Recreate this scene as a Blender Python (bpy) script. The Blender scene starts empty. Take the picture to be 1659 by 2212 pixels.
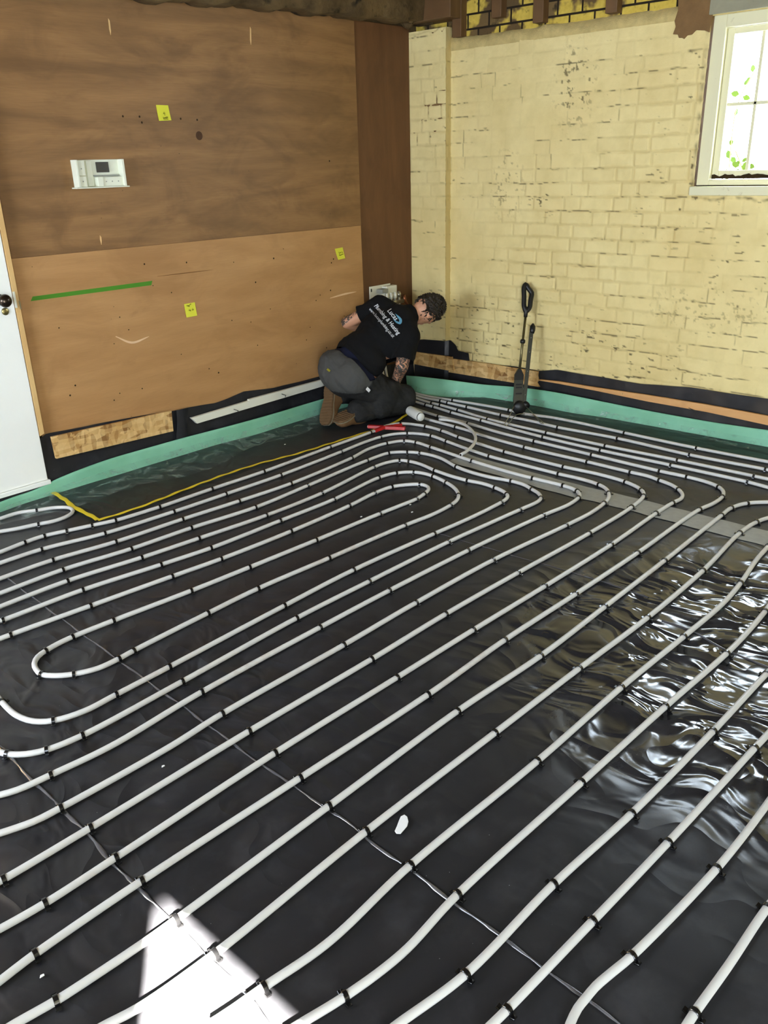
import bpy, bmesh, math, random
import numpy as np
from mathutils import Vector, Matrix
from mathutils.bvhtree import BVHTree

D = {"pipes":{"A":[[1.305,3.655],[1.351,3.655],[1.475,3.67],[1.571,3.67],[1.671,3.64],[1.785,3.604],[1.893,3.569],[2.133,3.548],[2.463,3.547],[2.82,3.538],[3.364,3.558],[3.736,3.566],[3.9,3.584],[4.003,3.542],[4.057,3.371],[4.044,3.223],[4.001,3.055],[3.972,2.888],[3.94,2.667],[3.922,2.257],[3.933,2.053],[3.915,1.877],[3.858,1.758],[3.785,1.711],[3.615,1.689],[3.205,1.692],[2.664,1.719],[2.199,1.736],[1.786,1.738],[1.251,1.751],[0.719,1.753],[0.488,1.758],[0.457,1.762]],
"B":[[1.255,3.545],[1.298,3.541],[1.489,3.533],[1.774,3.467],[2.142,3.436],[2.462,3.425],[2.839,3.416],[3.342,3.439],[3.556,3.455],[3.704,3.449],[3.801,3.422],[3.866,3.366],[3.904,3.299],[3.919,3.209],[3.888,3.063],[3.846,2.865],[3.817,2.69],[3.809,2.447],[3.805,2.219],[3.809,2.074],[3.792,1.965],[3.763,1.91],[3.715,1.867],[3.644,1.832],[3.577,1.818],[3.425,1.807],[3.218,1.821],[2.697,1.87],[2.194,1.881],[1.79,1.879],[1.252,1.886],[1.053,1.875],[0.704,1.883],[0.631,1.89],[0.552,1.917],[0.53,1.926]],
"C":[[1.185,3.387],[1.228,3.388],[1.466,3.384],[1.755,3.338],[2.113,3.318],[2.442,3.289],[2.785,3.27],[3.298,3.308],[3.484,3.344],[3.63,3.332],[3.734,3.279],[3.756,3.196],[3.74,3.066],[3.689,2.719],[3.663,2.445],[3.661,2.292],[3.665,2.106],[3.656,2.045],[3.64,2.007],[3.602,1.971],[3.561,1.955],[3.454,1.945],[3.255,1.97],[2.864,2.002],[2.707,2.012],[2.203,2.03],[1.821,2.035],[1.282,2.034],[0.935,2.014],[0.752,2.031],[0.704,2.036],[0.659,2.044],[0.619,2.061],[0.597,2.076]],
"D":[[1.127,3.259],[1.167,3.255],[1.445,3.256],[1.756,3.212],[2.075,3.194],[2.44,3.155],[2.818,3.174],[3.321,3.205],[3.498,3.196],[3.55,3.159],[3.581,3.12],[3.615,3.05],[3.618,2.906],[3.554,2.728],[3.531,2.599],[3.534,2.466],[3.553,2.358],[3.548,2.274],[3.517,2.202],[3.487,2.142],[3.44,2.1],[3.384,2.086],[3.243,2.097],[3.021,2.114],[2.722,2.135],[2.21,2.148],[1.812,2.154],[1.276,2.135],[0.905,2.128],[0.8,2.147],[0.748,2.177],[0.714,2.219],[0.703,2.244],[0.692,2.287]],
"E":[[1.073,3.139],[1.115,3.141],[1.404,3.14],[1.735,3.093],[2.025,3.064],[2.406,3.03],[2.788,3.032],[3.258,3.093],[3.365,3.087],[3.437,3.056],[3.461,3.001],[3.462,2.916],[3.431,2.786],[3.415,2.661],[3.415,2.546],[3.428,2.455],[3.418,2.367],[3.399,2.3],[3.376,2.264],[3.355,2.244],[3.319,2.23],[3.266,2.224],[3.107,2.222],[2.915,2.23],[2.754,2.243],[2.245,2.272],[1.848,2.264],[1.3,2.245],[1.09,2.24],[0.973,2.238],[0.885,2.267],[0.842,2.312],[0.821,2.383],[0.823,2.493],[0.83,2.557]],
"F":[[1.023,3.026],[1.063,3.028],[1.073,3.025],[1.404,3.013],[1.748,2.963],[1.995,2.932],[2.404,2.924],[2.768,2.919],[3.15,2.955],[3.266,2.928],[3.337,2.86],[3.355,2.802],[3.352,2.732],[3.319,2.614],[3.277,2.525],[3.212,2.451],[3.151,2.416],[3.077,2.4],[2.928,2.394],[2.742,2.413],[2.262,2.437],[1.875,2.457],[1.617,2.45],[1.277,2.434],[1.214,2.428],[1.132,2.43],[1.062,2.461],[1.018,2.498],[0.988,2.545],[0.99,2.591],[1.004,2.632],[1.033,2.665],[1.07,2.681],[1.12,2.692],[1.183,2.696],[1.349,2.686],[1.688,2.656],[1.98,2.639],[2.358,2.62],[2.774,2.604],[2.907,2.595],[3.037,2.589],[3.116,2.603],[3.181,2.626],[3.213,2.666],[3.21,2.711],[3.157,2.766],[3.088,2.804],[2.964,2.814],[2.754,2.795],[2.352,2.787],[1.953,2.803],[1.713,2.828],[1.353,2.863],[1.04,2.893],[1.002,2.895],[0.965,2.897]],
"H":[[4.365,3.99],[4.298,3.858],[4.249,3.711],[4.226,3.614],[4.193,3.483],[4.178,3.359],[4.163,3.204],[4.147,3.082],[4.127,3.0],[4.083,2.622],[4.077,2.196],[4.069,1.927],[4.069,1.827],[4.048,1.75],[4.022,1.673],[3.982,1.614],[3.927,1.569],[3.869,1.55],[3.79,1.558],[3.615,1.562],[3.157,1.555],[2.633,1.568],[2.171,1.585],[1.758,1.596],[1.234,1.612],[0.707,1.61],[0.52,1.611],[0.417,1.621],[0.395,1.625]],
"I":[[4.469,4.083],[4.418,3.976],[4.382,3.827],[4.338,3.697],[4.292,3.451],[4.287,3.321],[4.277,3.192],[4.233,2.905],[4.218,2.64],[4.201,2.239],[4.182,1.812],[4.185,1.659],[4.174,1.549],[4.142,1.469],[4.087,1.423],[4.016,1.401],[3.901,1.401],[3.788,1.421],[3.153,1.426],[2.652,1.439],[2.187,1.456],[1.75,1.454],[1.209,1.475],[0.708,1.495],[0.438,1.496],[0.357,1.49],[0.334,1.489]],
"J":[[4.621,4.245],[4.549,4.093],[4.51,3.938],[4.463,3.703],[4.454,3.623],[4.416,3.437],[4.384,3.159],[4.32,2.643],[4.304,2.238],[4.309,1.807],[4.305,1.382],[4.289,1.272],[4.281,1.186]],
"K":[[4.765,4.376],[4.674,4.204],[4.623,4.085],[4.567,3.903],[4.538,3.786],[4.526,3.701],[4.519,3.617],[4.493,3.438],[4.437,3.147],[4.41,2.673],[4.397,2.257],[4.411,1.814],[4.413,1.389],[4.412,1.316],[4.41,1.229]],
"L":[[4.939,4.52],[4.835,4.348],[4.769,4.238],[4.673,4.079],[4.629,3.956],[4.604,3.841],[4.611,3.688],[4.602,3.616],[4.593,3.436],[4.57,3.132],[4.57,2.866],[4.555,2.679],[4.573,2.271],[4.541,1.801],[4.556,1.379],[4.552,1.276]],
"M":[[5.128,4.67],[4.991,4.486],[4.889,4.343],[4.768,4.173],[4.679,4.01],[4.653,3.834],[4.676,3.629],[4.698,3.388],[4.704,3.157],[4.69,3.022],[4.723,2.831],[4.723,2.618],[4.702,2.29],[4.682,1.82],[4.688,1.412],[4.688,1.322]],
"N":[[4.132,1.136],[4.086,1.201],[4.01,1.274],[3.903,1.311],[3.782,1.311],[3.153,1.303],[2.634,1.301],[2.18,1.301],[1.741,1.327],[1.184,1.333],[0.697,1.336],[0.618,1.338],[0.48,1.348],[0.413,1.355],[0.332,1.37],[0.303,1.374]],
"O":[[3.976,1.084],[3.887,1.131],[3.804,1.155],[3.633,1.167],[3.163,1.14],[2.66,1.139],[2.196,1.159],[1.728,1.175],[1.182,1.193],[0.7,1.195],[0.519,1.21],[0.456,1.227],[0.424,1.235]],
"P":[[3.74,1.035],[3.568,1.019],[3.403,1.009],[3.149,0.98],[2.943,0.968],[2.614,0.979],[2.186,0.999],[1.701,1.008],[1.17,1.033],[0.88,1.027],[0.719,1.051],[0.642,1.061],[0.596,1.069]],
"Q":[[3.157,0.836],[2.978,0.824],[2.763,0.818],[2.602,0.82],[2.18,0.845],[1.704,0.867],[1.176,0.891],[0.969,0.885],[0.816,0.907],[0.713,0.933],[0.679,0.941]],
"S":[[2.751,0.661],[2.563,0.672],[2.155,0.684],[1.683,0.707],[1.349,0.737],[1.02,0.75],[0.844,0.784],[0.809,0.79]],
"T":[[2.403,0.546],[2.247,0.556],[2.155,0.562],[1.649,0.591],[1.315,0.615],[1.011,0.638],[0.961,0.643],[0.931,0.646]],
"U":[[2.121,0.454],[1.954,0.453],[1.645,0.466],[1.29,0.507],[1.23,0.519],[1.176,0.529],[1.139,0.531],[1.109,0.532],[1.069,0.526],[1.047,0.52]],
"W":[[1.718,0.321],[1.607,0.334],[1.403,0.342],[1.252,0.351],[1.199,0.352]],
"V":[[1.481,4.049],[1.533,4.052],[1.629,4.053],[1.706,4.01],[1.778,3.974],[1.825,3.923],[1.829,3.875],[1.805,3.834],[1.749,3.806],[1.682,3.807],[1.624,3.83],[1.527,3.859],[1.459,3.89],[1.415,3.903]],
"X":[[4.192,3.365],[4.201,3.305],[4.201,3.234],[4.186,3.162],[4.147,3.088],[4.079,3.002],[4.006,2.93],[3.925,2.875],[3.847,2.84],[3.764,2.814],[3.69,2.804]]},"clips":{"A":[2,3,4,5,6,7,8,9,10,11,13,14,15,16,18,19,21,22,23,24,25,26,27,28,29,30,31],
"B":[2,3,4,5,6,7,9,11,13,14,16,18,20,22,24,26,27,28,29,30,32],
"C":[2,3,4,5,6,7,9,10,11,12,13,15,16,18,20,22,24,25,26,27,29],
"D":[2,3,4,5,6,7,8,10,11,13,16,18,20,22,24,25,26,27,28,29,31],
"E":[2,3,4,5,6,7,9,10,12,14,16,18,21,24,25,26,27,28,30,33],
"F":[2,3,4,5,6,7,8,9,10,12,13,15,17,19,20,21,22,23,24,26,28,32,34,35,36,37,38,39,41,42,45,47,48,49,50,51,52,53,54],
"H":[6,9,10,11,13,15,18,19,20,21,22,23,24,25,26],
"I":[4,6,8,9,10,11,13,15,17,18,19,20,21,22,23,24],
"J":[3,4,5,6,7,8,9,10],
"K":[5,6,7,8,9,10,11,12],
"L":[6,7,8,9,11,12,13,14],
"M":[6,8,12,13],
"N":[2,3,4,5,6,7,8,9,10,13],
"O":[2,3,4,5,6,7,8,9],
"P":[1,3,5,6,7,8,10],
"Q":[1,3,4,5,6,8],
"S":[1,2,3,4,5],
"T":[2,3,4,5],
"U":[2,3],
"W":[1,3],
"V":[3,10],
"X":[]},"board_top":[[1.943,1.219],[4.324,1.216],[4.411,1.213]],
"seam":[[4.427,2.47],[4.414,0.99]],
"ply_left":[[1.922,1.39],[1.926,0.712],[1.924,0.312]],
"mem_left_top":[[1.893,0.311],[1.927,0.323],[2.143,0.312],[2.516,0.29],[2.714,0.27],[2.827,0.268],[3.03,0.25],[3.265,0.275],[3.513,0.25],[3.715,0.246],[3.977,0.243],[4.256,0.227],[4.605,0.197],[4.872,0.184]],
"osb_left":[[1.939,0.308],[2.691,0.283],[2.686,0.158],[1.944,0.185]],
"flap":[[2.748,0.271],[2.828,0.271],[2.818,0.103],[2.678,0.088],[2.736,0.19]],
"batten_white":[[2.82,0.208],[3.269,0.219],[3.27,0.228],[3.952,0.228],[3.988,0.182],[2.857,0.165]],
"nail_white":[[3.159,0.185],[3.563,0.199]],
"green_left_bot":[[1.434,4.149],[1.58,4.159],[1.729,4.185],[1.871,4.185],[1.973,4.185],[2.154,4.185],[2.297,4.185],[2.433,4.185],[2.744,4.185],[2.968,4.185],[3.277,4.154],[3.846,4.162],[4.156,4.144]],
"green_left_top":[[1.448,4.156,0.049],[1.594,4.167,0.048],[1.691,4.184,0.052],[1.784,4.191,0.045],[1.884,4.191,0.068],[1.993,4.191,0.084],[2.111,4.191,0.094],[2.242,4.191,0.101],[2.437,4.191,0.102],[2.66,4.191,0.101],[2.76,4.191,0.099],[3.293,4.16,0.098],[3.942,4.162,0.101],[4.264,4.15,0.093]],
"green_right_bot":[[4.783,4.155],[4.671,3.931],[4.765,3.715],[4.909,3.519],[4.931,3.317],[4.935,3.061],[4.929,2.814],[4.959,2.596],[4.967,2.327],[4.974,1.957],[4.979,1.513],[4.977,1.303]],
"green_right_top":[[4.787,4.228,0.085],[4.714,4.002,0.126],[4.76,3.746,0.125],[4.913,3.524,0.091],[4.929,3.374,0.101],[4.938,3.16,0.113],[4.937,2.97,0.12],[4.945,2.731,0.112],[4.961,2.606,0.105],[4.972,2.262,0.092],[4.979,1.831,0.089],[4.983,1.529,0.099],[4.981,1.321,0.104]],
"osb_a":[[4.229,0.247],[3.843,0.251],[3.825,0.143],[4.242,0.149]],
"osb_b":[[3.865,0.227],[3.115,0.23],[3.099,0.124],[3.911,0.119]],
"mem_right_top":[[4.346,0.317],[4.231,0.333],[4.13,0.348],[3.901,0.359],[3.853,0.332],[3.829,0.291],[3.726,0.284],[3.721,0.234]],
"mem_right_top2":[[3.729,0.219],[3.376,0.234],[3.119,0.232],[2.989,0.256],[2.819,0.256],[2.353,0.249],[2.044,0.276],[1.755,0.275],[1.565,0.277],[1.357,0.273]],
"batten_top":[[3.095,0.181],[2.936,0.19],[2.656,0.19],[2.29,0.196],[1.899,0.196],[1.543,0.188],[1.334,0.183]],
"batten_bot":[[3.095,0.174],[2.935,0.174],[2.655,0.168],[2.286,0.154],[1.893,0.15],[1.535,0.133],[1.325,0.124]],
"pil":[[4.278,2.431],[3.94,2.429],[3.935,0.713]],
"paint_top":[[3.928,2.305],[3.647,2.307],[3.128,2.301],[2.726,2.304],[2.349,2.301]],
"stubs":[[[3.891,2.582],[3.816,2.365]],[[3.599,2.546],[3.517,2.442]],[[3.29,2.507],[3.204,2.379]],[[2.809,2.447],[2.697,2.373]]],
"patch":[[2.354,2.389],[2.169,2.366],[2.157,2.213],[2.233,2.228],[2.317,2.198],[2.366,2.23],[2.358,2.326]],
"lintel":[[2.171,2.366],[2.141,2.29],[1.866,2.291]],
"win_frame":[[2.153,2.294],[2.162,1.449]],
"win_sash":[[2.08,2.231],[2.075,1.49]],
"win_glass":[[2.04,2.202],[2.041,1.511],[1.887,2.188],[1.876,1.506],[2.055,1.859],[2.036,1.853]],
"sill":[[2.154,1.438],[2.175,1.385],[2.167,1.433]],
"tape_line":[[1.885,4.184],[1.873,4.037],[1.851,3.91],[1.845,3.751],[1.839,3.644],[2.065,3.633],[2.37,3.661],[2.632,3.678],[2.896,3.671],[3.151,3.63],[3.523,3.608],[3.767,3.596],[3.966,3.593],[4.115,3.629],[4.216,3.666]],
"joint_tape":[[3.724,2.863],[3.688,2.734],[3.66,2.009],[3.664,1.878],[3.672,1.441],[3.664,1.052],[3.642,0.885]],
"joint_tape_w":[[3.731,2.05],[3.58,1.963],[3.759,1.297],[3.587,1.228]],
"seam1":[[1.26,3.413],[1.232,2.828],[1.212,2.278],[1.199,1.925],[1.185,1.624],[1.182,1.268],[1.175,1.18],[1.163,0.921],[1.155,0.73],[1.146,0.539],[1.141,0.454]],
"seam2":[[0.72,2.286],[0.718,2.205],[0.711,2.014],[0.711,1.908],[0.708,1.769],[0.698,1.606],[0.695,1.511],[0.696,1.369],[0.69,1.245],[0.691,1.088],[0.676,0.986]],
"seam3":[[2.69,1.095],[2.686,0.969],[2.638,0.832],[2.625,0.687],[2.62,0.566]],
"seam4":[[2.786,2.262],[2.809,1.837],[2.834,1.423],[2.825,1.216]],
"green_tape":[[1.996,1.029],[2.701,1.029],[2.691,1.006],[1.982,1.008]],
"pencil":[[2.738,1.049],[3.125,1.046]],
"post":[[[2.87,1.927],[2.947,1.927],[2.954,1.853],[2.874,1.849]],[[4.149,1.08],[4.225,1.084],[4.24,1.011],[4.17,1.006]],[[2.893,0.875],[2.97,0.876],[2.973,0.798],[2.896,0.797]]],
"slivers":[[[2.653,2.312],[2.651,2.238]],[[3.568,2.349],[3.561,2.257]],[[2.43,1.293],[2.427,1.244]]],
"knot":[[3.133,1.777]],
"box":[[2.324,1.662],[2.6,1.661],[2.596,1.534],[2.326,1.532],[2.309,1.535],[2.609,1.534]],
"manifold":[[4.494,0.79],[4.734,0.786],[4.751,0.69],[4.494,0.695]],
"manifold2":[[4.627,0.781],[4.759,0.773]],
"scratch":[[[4.082,0.761],[4.228,0.771],[4.344,0.773]],[[2.424,0.76],[2.519,0.711],[2.633,0.727]]],
"door":[[1.873,4.2,1.322],[1.878,4.2,0.726],[1.878,4.2,0.101]],
"door_trim":[[1.904,4.2,1.392],[1.909,4.2,0.72],[1.907,4.2,0.323],[1.894,4.2,1.321],[1.899,4.2,0.722]],
"knob":[1.813,4.14,1.038],
"escutcheon":[1.827,4.19,0.981],
"latch":[[1.886,4.19,1.074],[1.888,4.19,0.991],[1.908,4.19,1.022],[1.909,4.19,0.981]],
"door_bot":[[1.612,4.2,0.062],[1.883,4.2,0.072]],
"beam":[[2.763,2.39],[3.628,2.43],[4.224,2.443],[4.77,2.464],[4.826,2.439]],
"can":[[4.167,3.606,0.054],[4.085,3.435,0.054]],
"cutter":[[3.767,3.615,0.034],[3.834,3.527,0.034],[3.882,3.397,0.034],[3.718,3.512,0.034],[3.858,3.496,0.034],[3.936,3.444,0.034]],
"litter":[[1.282,1.144,0.004],[1.261,1.138,0.004],[0.989,1.822,0.004],[0.423,1.438,0.004],[2.969,2.573,0.004],[2.9,2.502,0.004],[2.776,2.6,0.004],[2.699,2.659,0.004],[3.239,3.834,0.004],[3.235,3.994,0.004]],
"tool_feet":[[4.343,2.942,0.003],[4.523,2.774,0.003],[4.645,2.931,0.003],[4.604,3.021,0.003]],
"tool":{"hub":[4.679,3.06,0.037],
"body_t":[4.738,3.111,0.224],
"body_b":[4.693,3.08,0.095],
"neck":[4.763,3.124,0.289],
"rod_t":[4.906,3.186,0.643],
"collar":[4.834,3.153,0.463],
"h_bot":[4.911,3.186,0.652],
"h_l1":[4.913,3.204,0.684],
"h_l2":[4.952,3.235,0.805],
"h_top":[4.964,3.232,0.82],
"h_r1":[4.974,3.187,0.765],
"h_r2":[4.934,3.174,0.674],
"rail_b":[4.714,3.046,0.076],
"rail_t":[4.893,3.125,0.522],
"cap":[4.908,3.126,0.548]},"pj":{"hip":[3.844,3.883,0.351],
"waist":[3.952,3.855,0.443],
"chest":[4.169,3.798,0.578],
"neck":[4.338,3.733,0.664],
"headb":[4.391,3.708,0.665],
"head":[4.45,3.684,0.678],
"sh_l":[4.238,3.928,0.704],
"sh_r":[4.186,3.629,0.538],
"el_l":[4.118,4.121,0.6],
"el_r":[4.089,3.598,0.368],
"wr_r":[4.162,3.727,0.239],
"hip_l":[3.893,3.985,0.344],
"hip_r":[3.822,3.799,0.33]},"back_n":[-0.618,-0.297,0.728],
"txt":[[[4.228,3.958,0.708],[4.169,3.703,0.554]],[[4.245,3.856,0.681],[4.225,3.773,0.63]],[[4.197,3.979,0.69],[4.139,3.719,0.535]],[[3.853,4.014,0.412],[3.864,3.951,0.395]]],
"swoosh":[[4.258,3.797,0.668],[4.252,3.759,0.647],[4.243,3.737,0.631],[4.229,3.732,0.617],[4.224,3.754,0.621],[4.226,3.789,0.637]],
"label_trouser":[3.794,3.982,0.349],
"key_tag":[3.752,3.594,0.289],
"cam":{"loc":[0,0,1.6],
"M":[[0.671961,-0.740123,-0.026196],[0.300618,0.240265,0.922985],[-0.676829,-0.628085,0.383943]],
"f":1805}}

C = bpy.context.scene.collection
scene = bpy.context.scene
rnd = random.Random(7)

# ------------------------------------------------------------------ camera
cam_data = bpy.data.cameras.new('camera')
cam = bpy.data.objects.new('camera', cam_data)
C.objects.link(cam)
r_, u_, b_ = [Vector(v) for v in D['cam']['M']]
m4 = Matrix((( r_[0], u_[0], b_[0], 0), (r_[1], u_[1], b_[1], 0), (r_[2], u_[2], b_[2], 0), (0, 0, 0, 1)))
m4.translation = Vector(D['cam']['loc'])
cam.matrix_world = m4
cam_data.sensor_fit = 'VERTICAL'
cam_data.sensor_height = 24.0
cam_data.lens = 24.0 * D['cam']['f'] / 2212.0
cam_data.clip_start = 0.02
scene.camera = cam

# ------------------------------------------------------------------ light and exposure
scene.view_settings.view_transform = 'Standard'
scene.view_settings.look = 'None'
scene.view_settings.gamma = 1.0
scene.view_settings.use_curve_mapping = False
scene.view_settings.exposure = 0.15
scene.cycles.max_bounces = 8
scene.cycles.diffuse_bounces = 5
scene.cycles.glossy_bounces = 4
scene.cycles.transparent_max_bounces = 8
scene.cycles.caustics_reflective = False
scene.cycles.caustics_refractive = False
scene.cycles.sample_clamp_indirect = 6.0

world = bpy.data.worlds.new('daylight')
scene.world = world
world.use_nodes = True
wt = world.node_tree
bg = wt.nodes['Background']
bg.inputs['Color'].default_value = (0.74, 0.85, 1.0, 1)
bg.inputs['Strength'].default_value = 34.0

SUN_DIR = Vector((0.62, 0.784, -0.66)).normalized()
sun_data = bpy.data.lights.new('sun', 'SUN')
sun_data.energy = 1300.0
sun_data.angle = math.radians(0.9)
sun_data.color = (1.0, 0.95, 0.86)
sun = bpy.data.objects.new('sun', sun_data)
sun.rotation_euler = SUN_DIR.to_track_quat('-Z', 'Y').to_euler()
sun.location = (-6, -8, 9)
C.objects.link(sun)

# room limits
BX, FY = -1.25, -2.7          # back wall, wall to the right behind the camera
RX, LY = 5.03, 4.25           # brick wall, plywood wall
CZ = 2.78                     # ceiling
DOORWAY = (-2.36, -1.06, 0.0, 2.28)   # y0 y1 z0 z1 in the back wall
FILL_OPENING = (1.9, 3.4, 0.9, 1.9)    # unseen opening added in the back wall to brighten the door side
BRICKWIN = (0.86, 2.158, 1.44, 2.295)   # window in the brick wall

def portal(name, loc, rot, sx, sy):
    d = bpy.data.lights.new(name, 'AREA')
    d.shape = 'RECTANGLE'; d.size = sx; d.size_y = sy
    d.cycles.is_portal = True
    o = bpy.data.objects.new(name, d); C.objects.link(o)
    o.location = loc; o.rotation_euler = rot
portal('doorway_daylight', (BX - .02, (DOORWAY[0]+DOORWAY[1])/2, 1.14), (0, -math.pi/2, 0), 2.28, DOORWAY[1]-DOORWAY[0])
portal('fill_opening_daylight', (BX - .02, (FILL_OPENING[0]+FILL_OPENING[1])/2, 1.5), (0, -math.pi/2, 0), FILL_OPENING[3]-FILL_OPENING[2], FILL_OPENING[1]-FILL_OPENING[0])  # sky light through the added rear opening
portal('brick_window_daylight', (RX + .18, (BRICKWIN[0]+BRICKWIN[1])/2, 1.87), (0, math.pi/2, 0), .86, BRICKWIN[1]-BRICKWIN[0])

# ------------------------------------------------------------------ helpers
def lin(c):
    return tuple(((v/255)/12.92 if v/255 <= .04045 else ((v/255+.055)/1.055)**2.4) for v in c) + (1,)

class NT:
    """small wrapper that builds a node material"""
    def __init__(s, name):
        s.m = bpy.data.materials.new(name); s.m.use_nodes = True
        s.t = s.m.node_tree; s.n = s.t.nodes; s.l = s.t.links
        s.b = s.n['Principled BSDF']; s.out = s.n['Material Output']
        s.tc = s.n.new('ShaderNodeTexCoord').outputs['Object']
    def put(s, sock, v):
        if hasattr(v, 'is_output'): s.l.new(v, sock)
        else: sock.default_value = v
    def mapv(s, scale=(1, 1, 1), rot=(0, 0, 0), loc=(0, 0, 0), src=None):
        n = s.n.new('ShaderNodeMapping')
        n.inputs['Scale'].default_value = scale; n.inputs['Rotation'].default_value = rot; n.inputs['Location'].default_value = loc
        s.l.new(src or s.tc, n.inputs['Vector']); return n.outputs[0]
    def noise(s, scale, detail=3, rough=.5, vec=None, dist=0.0, col=False):
        n = s.n.new('ShaderNodeTexNoise')
        n.inputs['Scale'].default_value = scale; n.inputs['Detail'].default_value = detail
        n.inputs['Roughness'].default_value = rough; n.inputs['Distortion'].default_value = dist
        s.l.new(vec or s.tc, n.inputs['Vector']); return n.outputs[1 if col else 0]
    def voro(s, scale, vec=None, feat='F1', out=0, rand=1.0):
        n = s.n.new('ShaderNodeTexVoronoi'); n.feature = feat
        n.inputs['Scale'].default_value = scale; n.inputs['Randomness'].default_value = rand
        s.l.new(vec or s.tc, n.inputs['Vector']); return n.outputs[out]
    def ramp(s, fac, stops):
        n = s.n.new('ShaderNodeValToRGB'); e = n.color_ramp.elements
        while len(e) < len(stops): e.new(.5)
        for i, (p, c) in enumerate(stops):
            e[i].position = p; e[i].color = c if len(c) == 4 else (*c, 1)
        s.l.new(fac, n.inputs[0]); return n.outputs[0]
    def step(s, fac, a, b):
        if a > b: return s.ramp(fac, [(b, (1, 1, 1, 1)), (a, (0, 0, 0, 1))])
        return s.ramp(fac, [(a, (0, 0, 0, 1)), (b, (1, 1, 1, 1))])
    def mix(s, fac, a, b, mode='MIX'):
        n = s.n.new('ShaderNodeMix'); n.data_type = 'RGBA'; n.blend_type = mode
        s.put(n.inputs[0], fac); s.put(n.inputs[6], a); s.put(n.inputs[7], b); return n.outputs[2]
    def math(s, op, a, b=0.0):
        n = s.n.new('ShaderNodeMath'); n.operation = op
        s.put(n.inputs[0], a); s.put(n.inputs[1], b); return n.outputs[0]
    def attr(s, name):
        n = s.n.new('ShaderNodeAttribute'); n.attribute_name = name; return n.outputs['Fac']
    def bump(s, h, strength=.3, dist=.01, chain=None):
        n = s.n.new('ShaderNodeBump'); n.inputs['Distance'].default_value = dist
        s.put(n.inputs['Strength'], strength)
        s.l.new(h, n.inputs['Height'])
        if chain: s.l.new(chain, n.inputs['Normal'])
        return n.outputs[0]
    def fin(s, col=None, rough=.6, spec=.5, metal=0, normal=None, **kw):
        if col is not None: s.put(s.b.inputs['Base Color'], col)
        s.put(s.b.inputs['Roughness'], rough); s.b.inputs['Specular IOR Level'].default_value = spec
        s.b.inputs['Metallic'].default_value = metal
        if normal: s.l.new(normal, s.b.inputs['Normal'])
        for k, v in kw.items(): s.put(s.b.inputs[k.replace('_', ' ')], v)
        return s.m

def plain(name, rgb, rough=.6, spec=.5, metal=0, var=.12, scale=20, bump=0.0, **kw):
    t = NT(name); c = lin(rgb)
    d = tuple(v*(1-var) for v in c[:3]) + (1,); e = tuple(min(1, v*(1+var)) for v in c[:3]) + (1,)
    col = t.mix(t.noise(scale, 4), d, e)
    nm = t.bump(t.noise(scale*6, 3), bump, .004) if bump else None
    return t.fin(col, rough, spec, metal, nm, **kw)

def tag(o, label=None, cat=None, group=None, kind=None):
    if label: o['label'] = label
    if cat: o['category'] = cat
    if group: o['group'] = group
    if kind: o['kind'] = kind
    return o

def empty(name, loc, label, cat, group=None):
    o = bpy.data.objects.new(name, None); C.objects.link(o); o.location = loc
    o.empty_display_size = .05
    return tag(o, label, cat, group)

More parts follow.
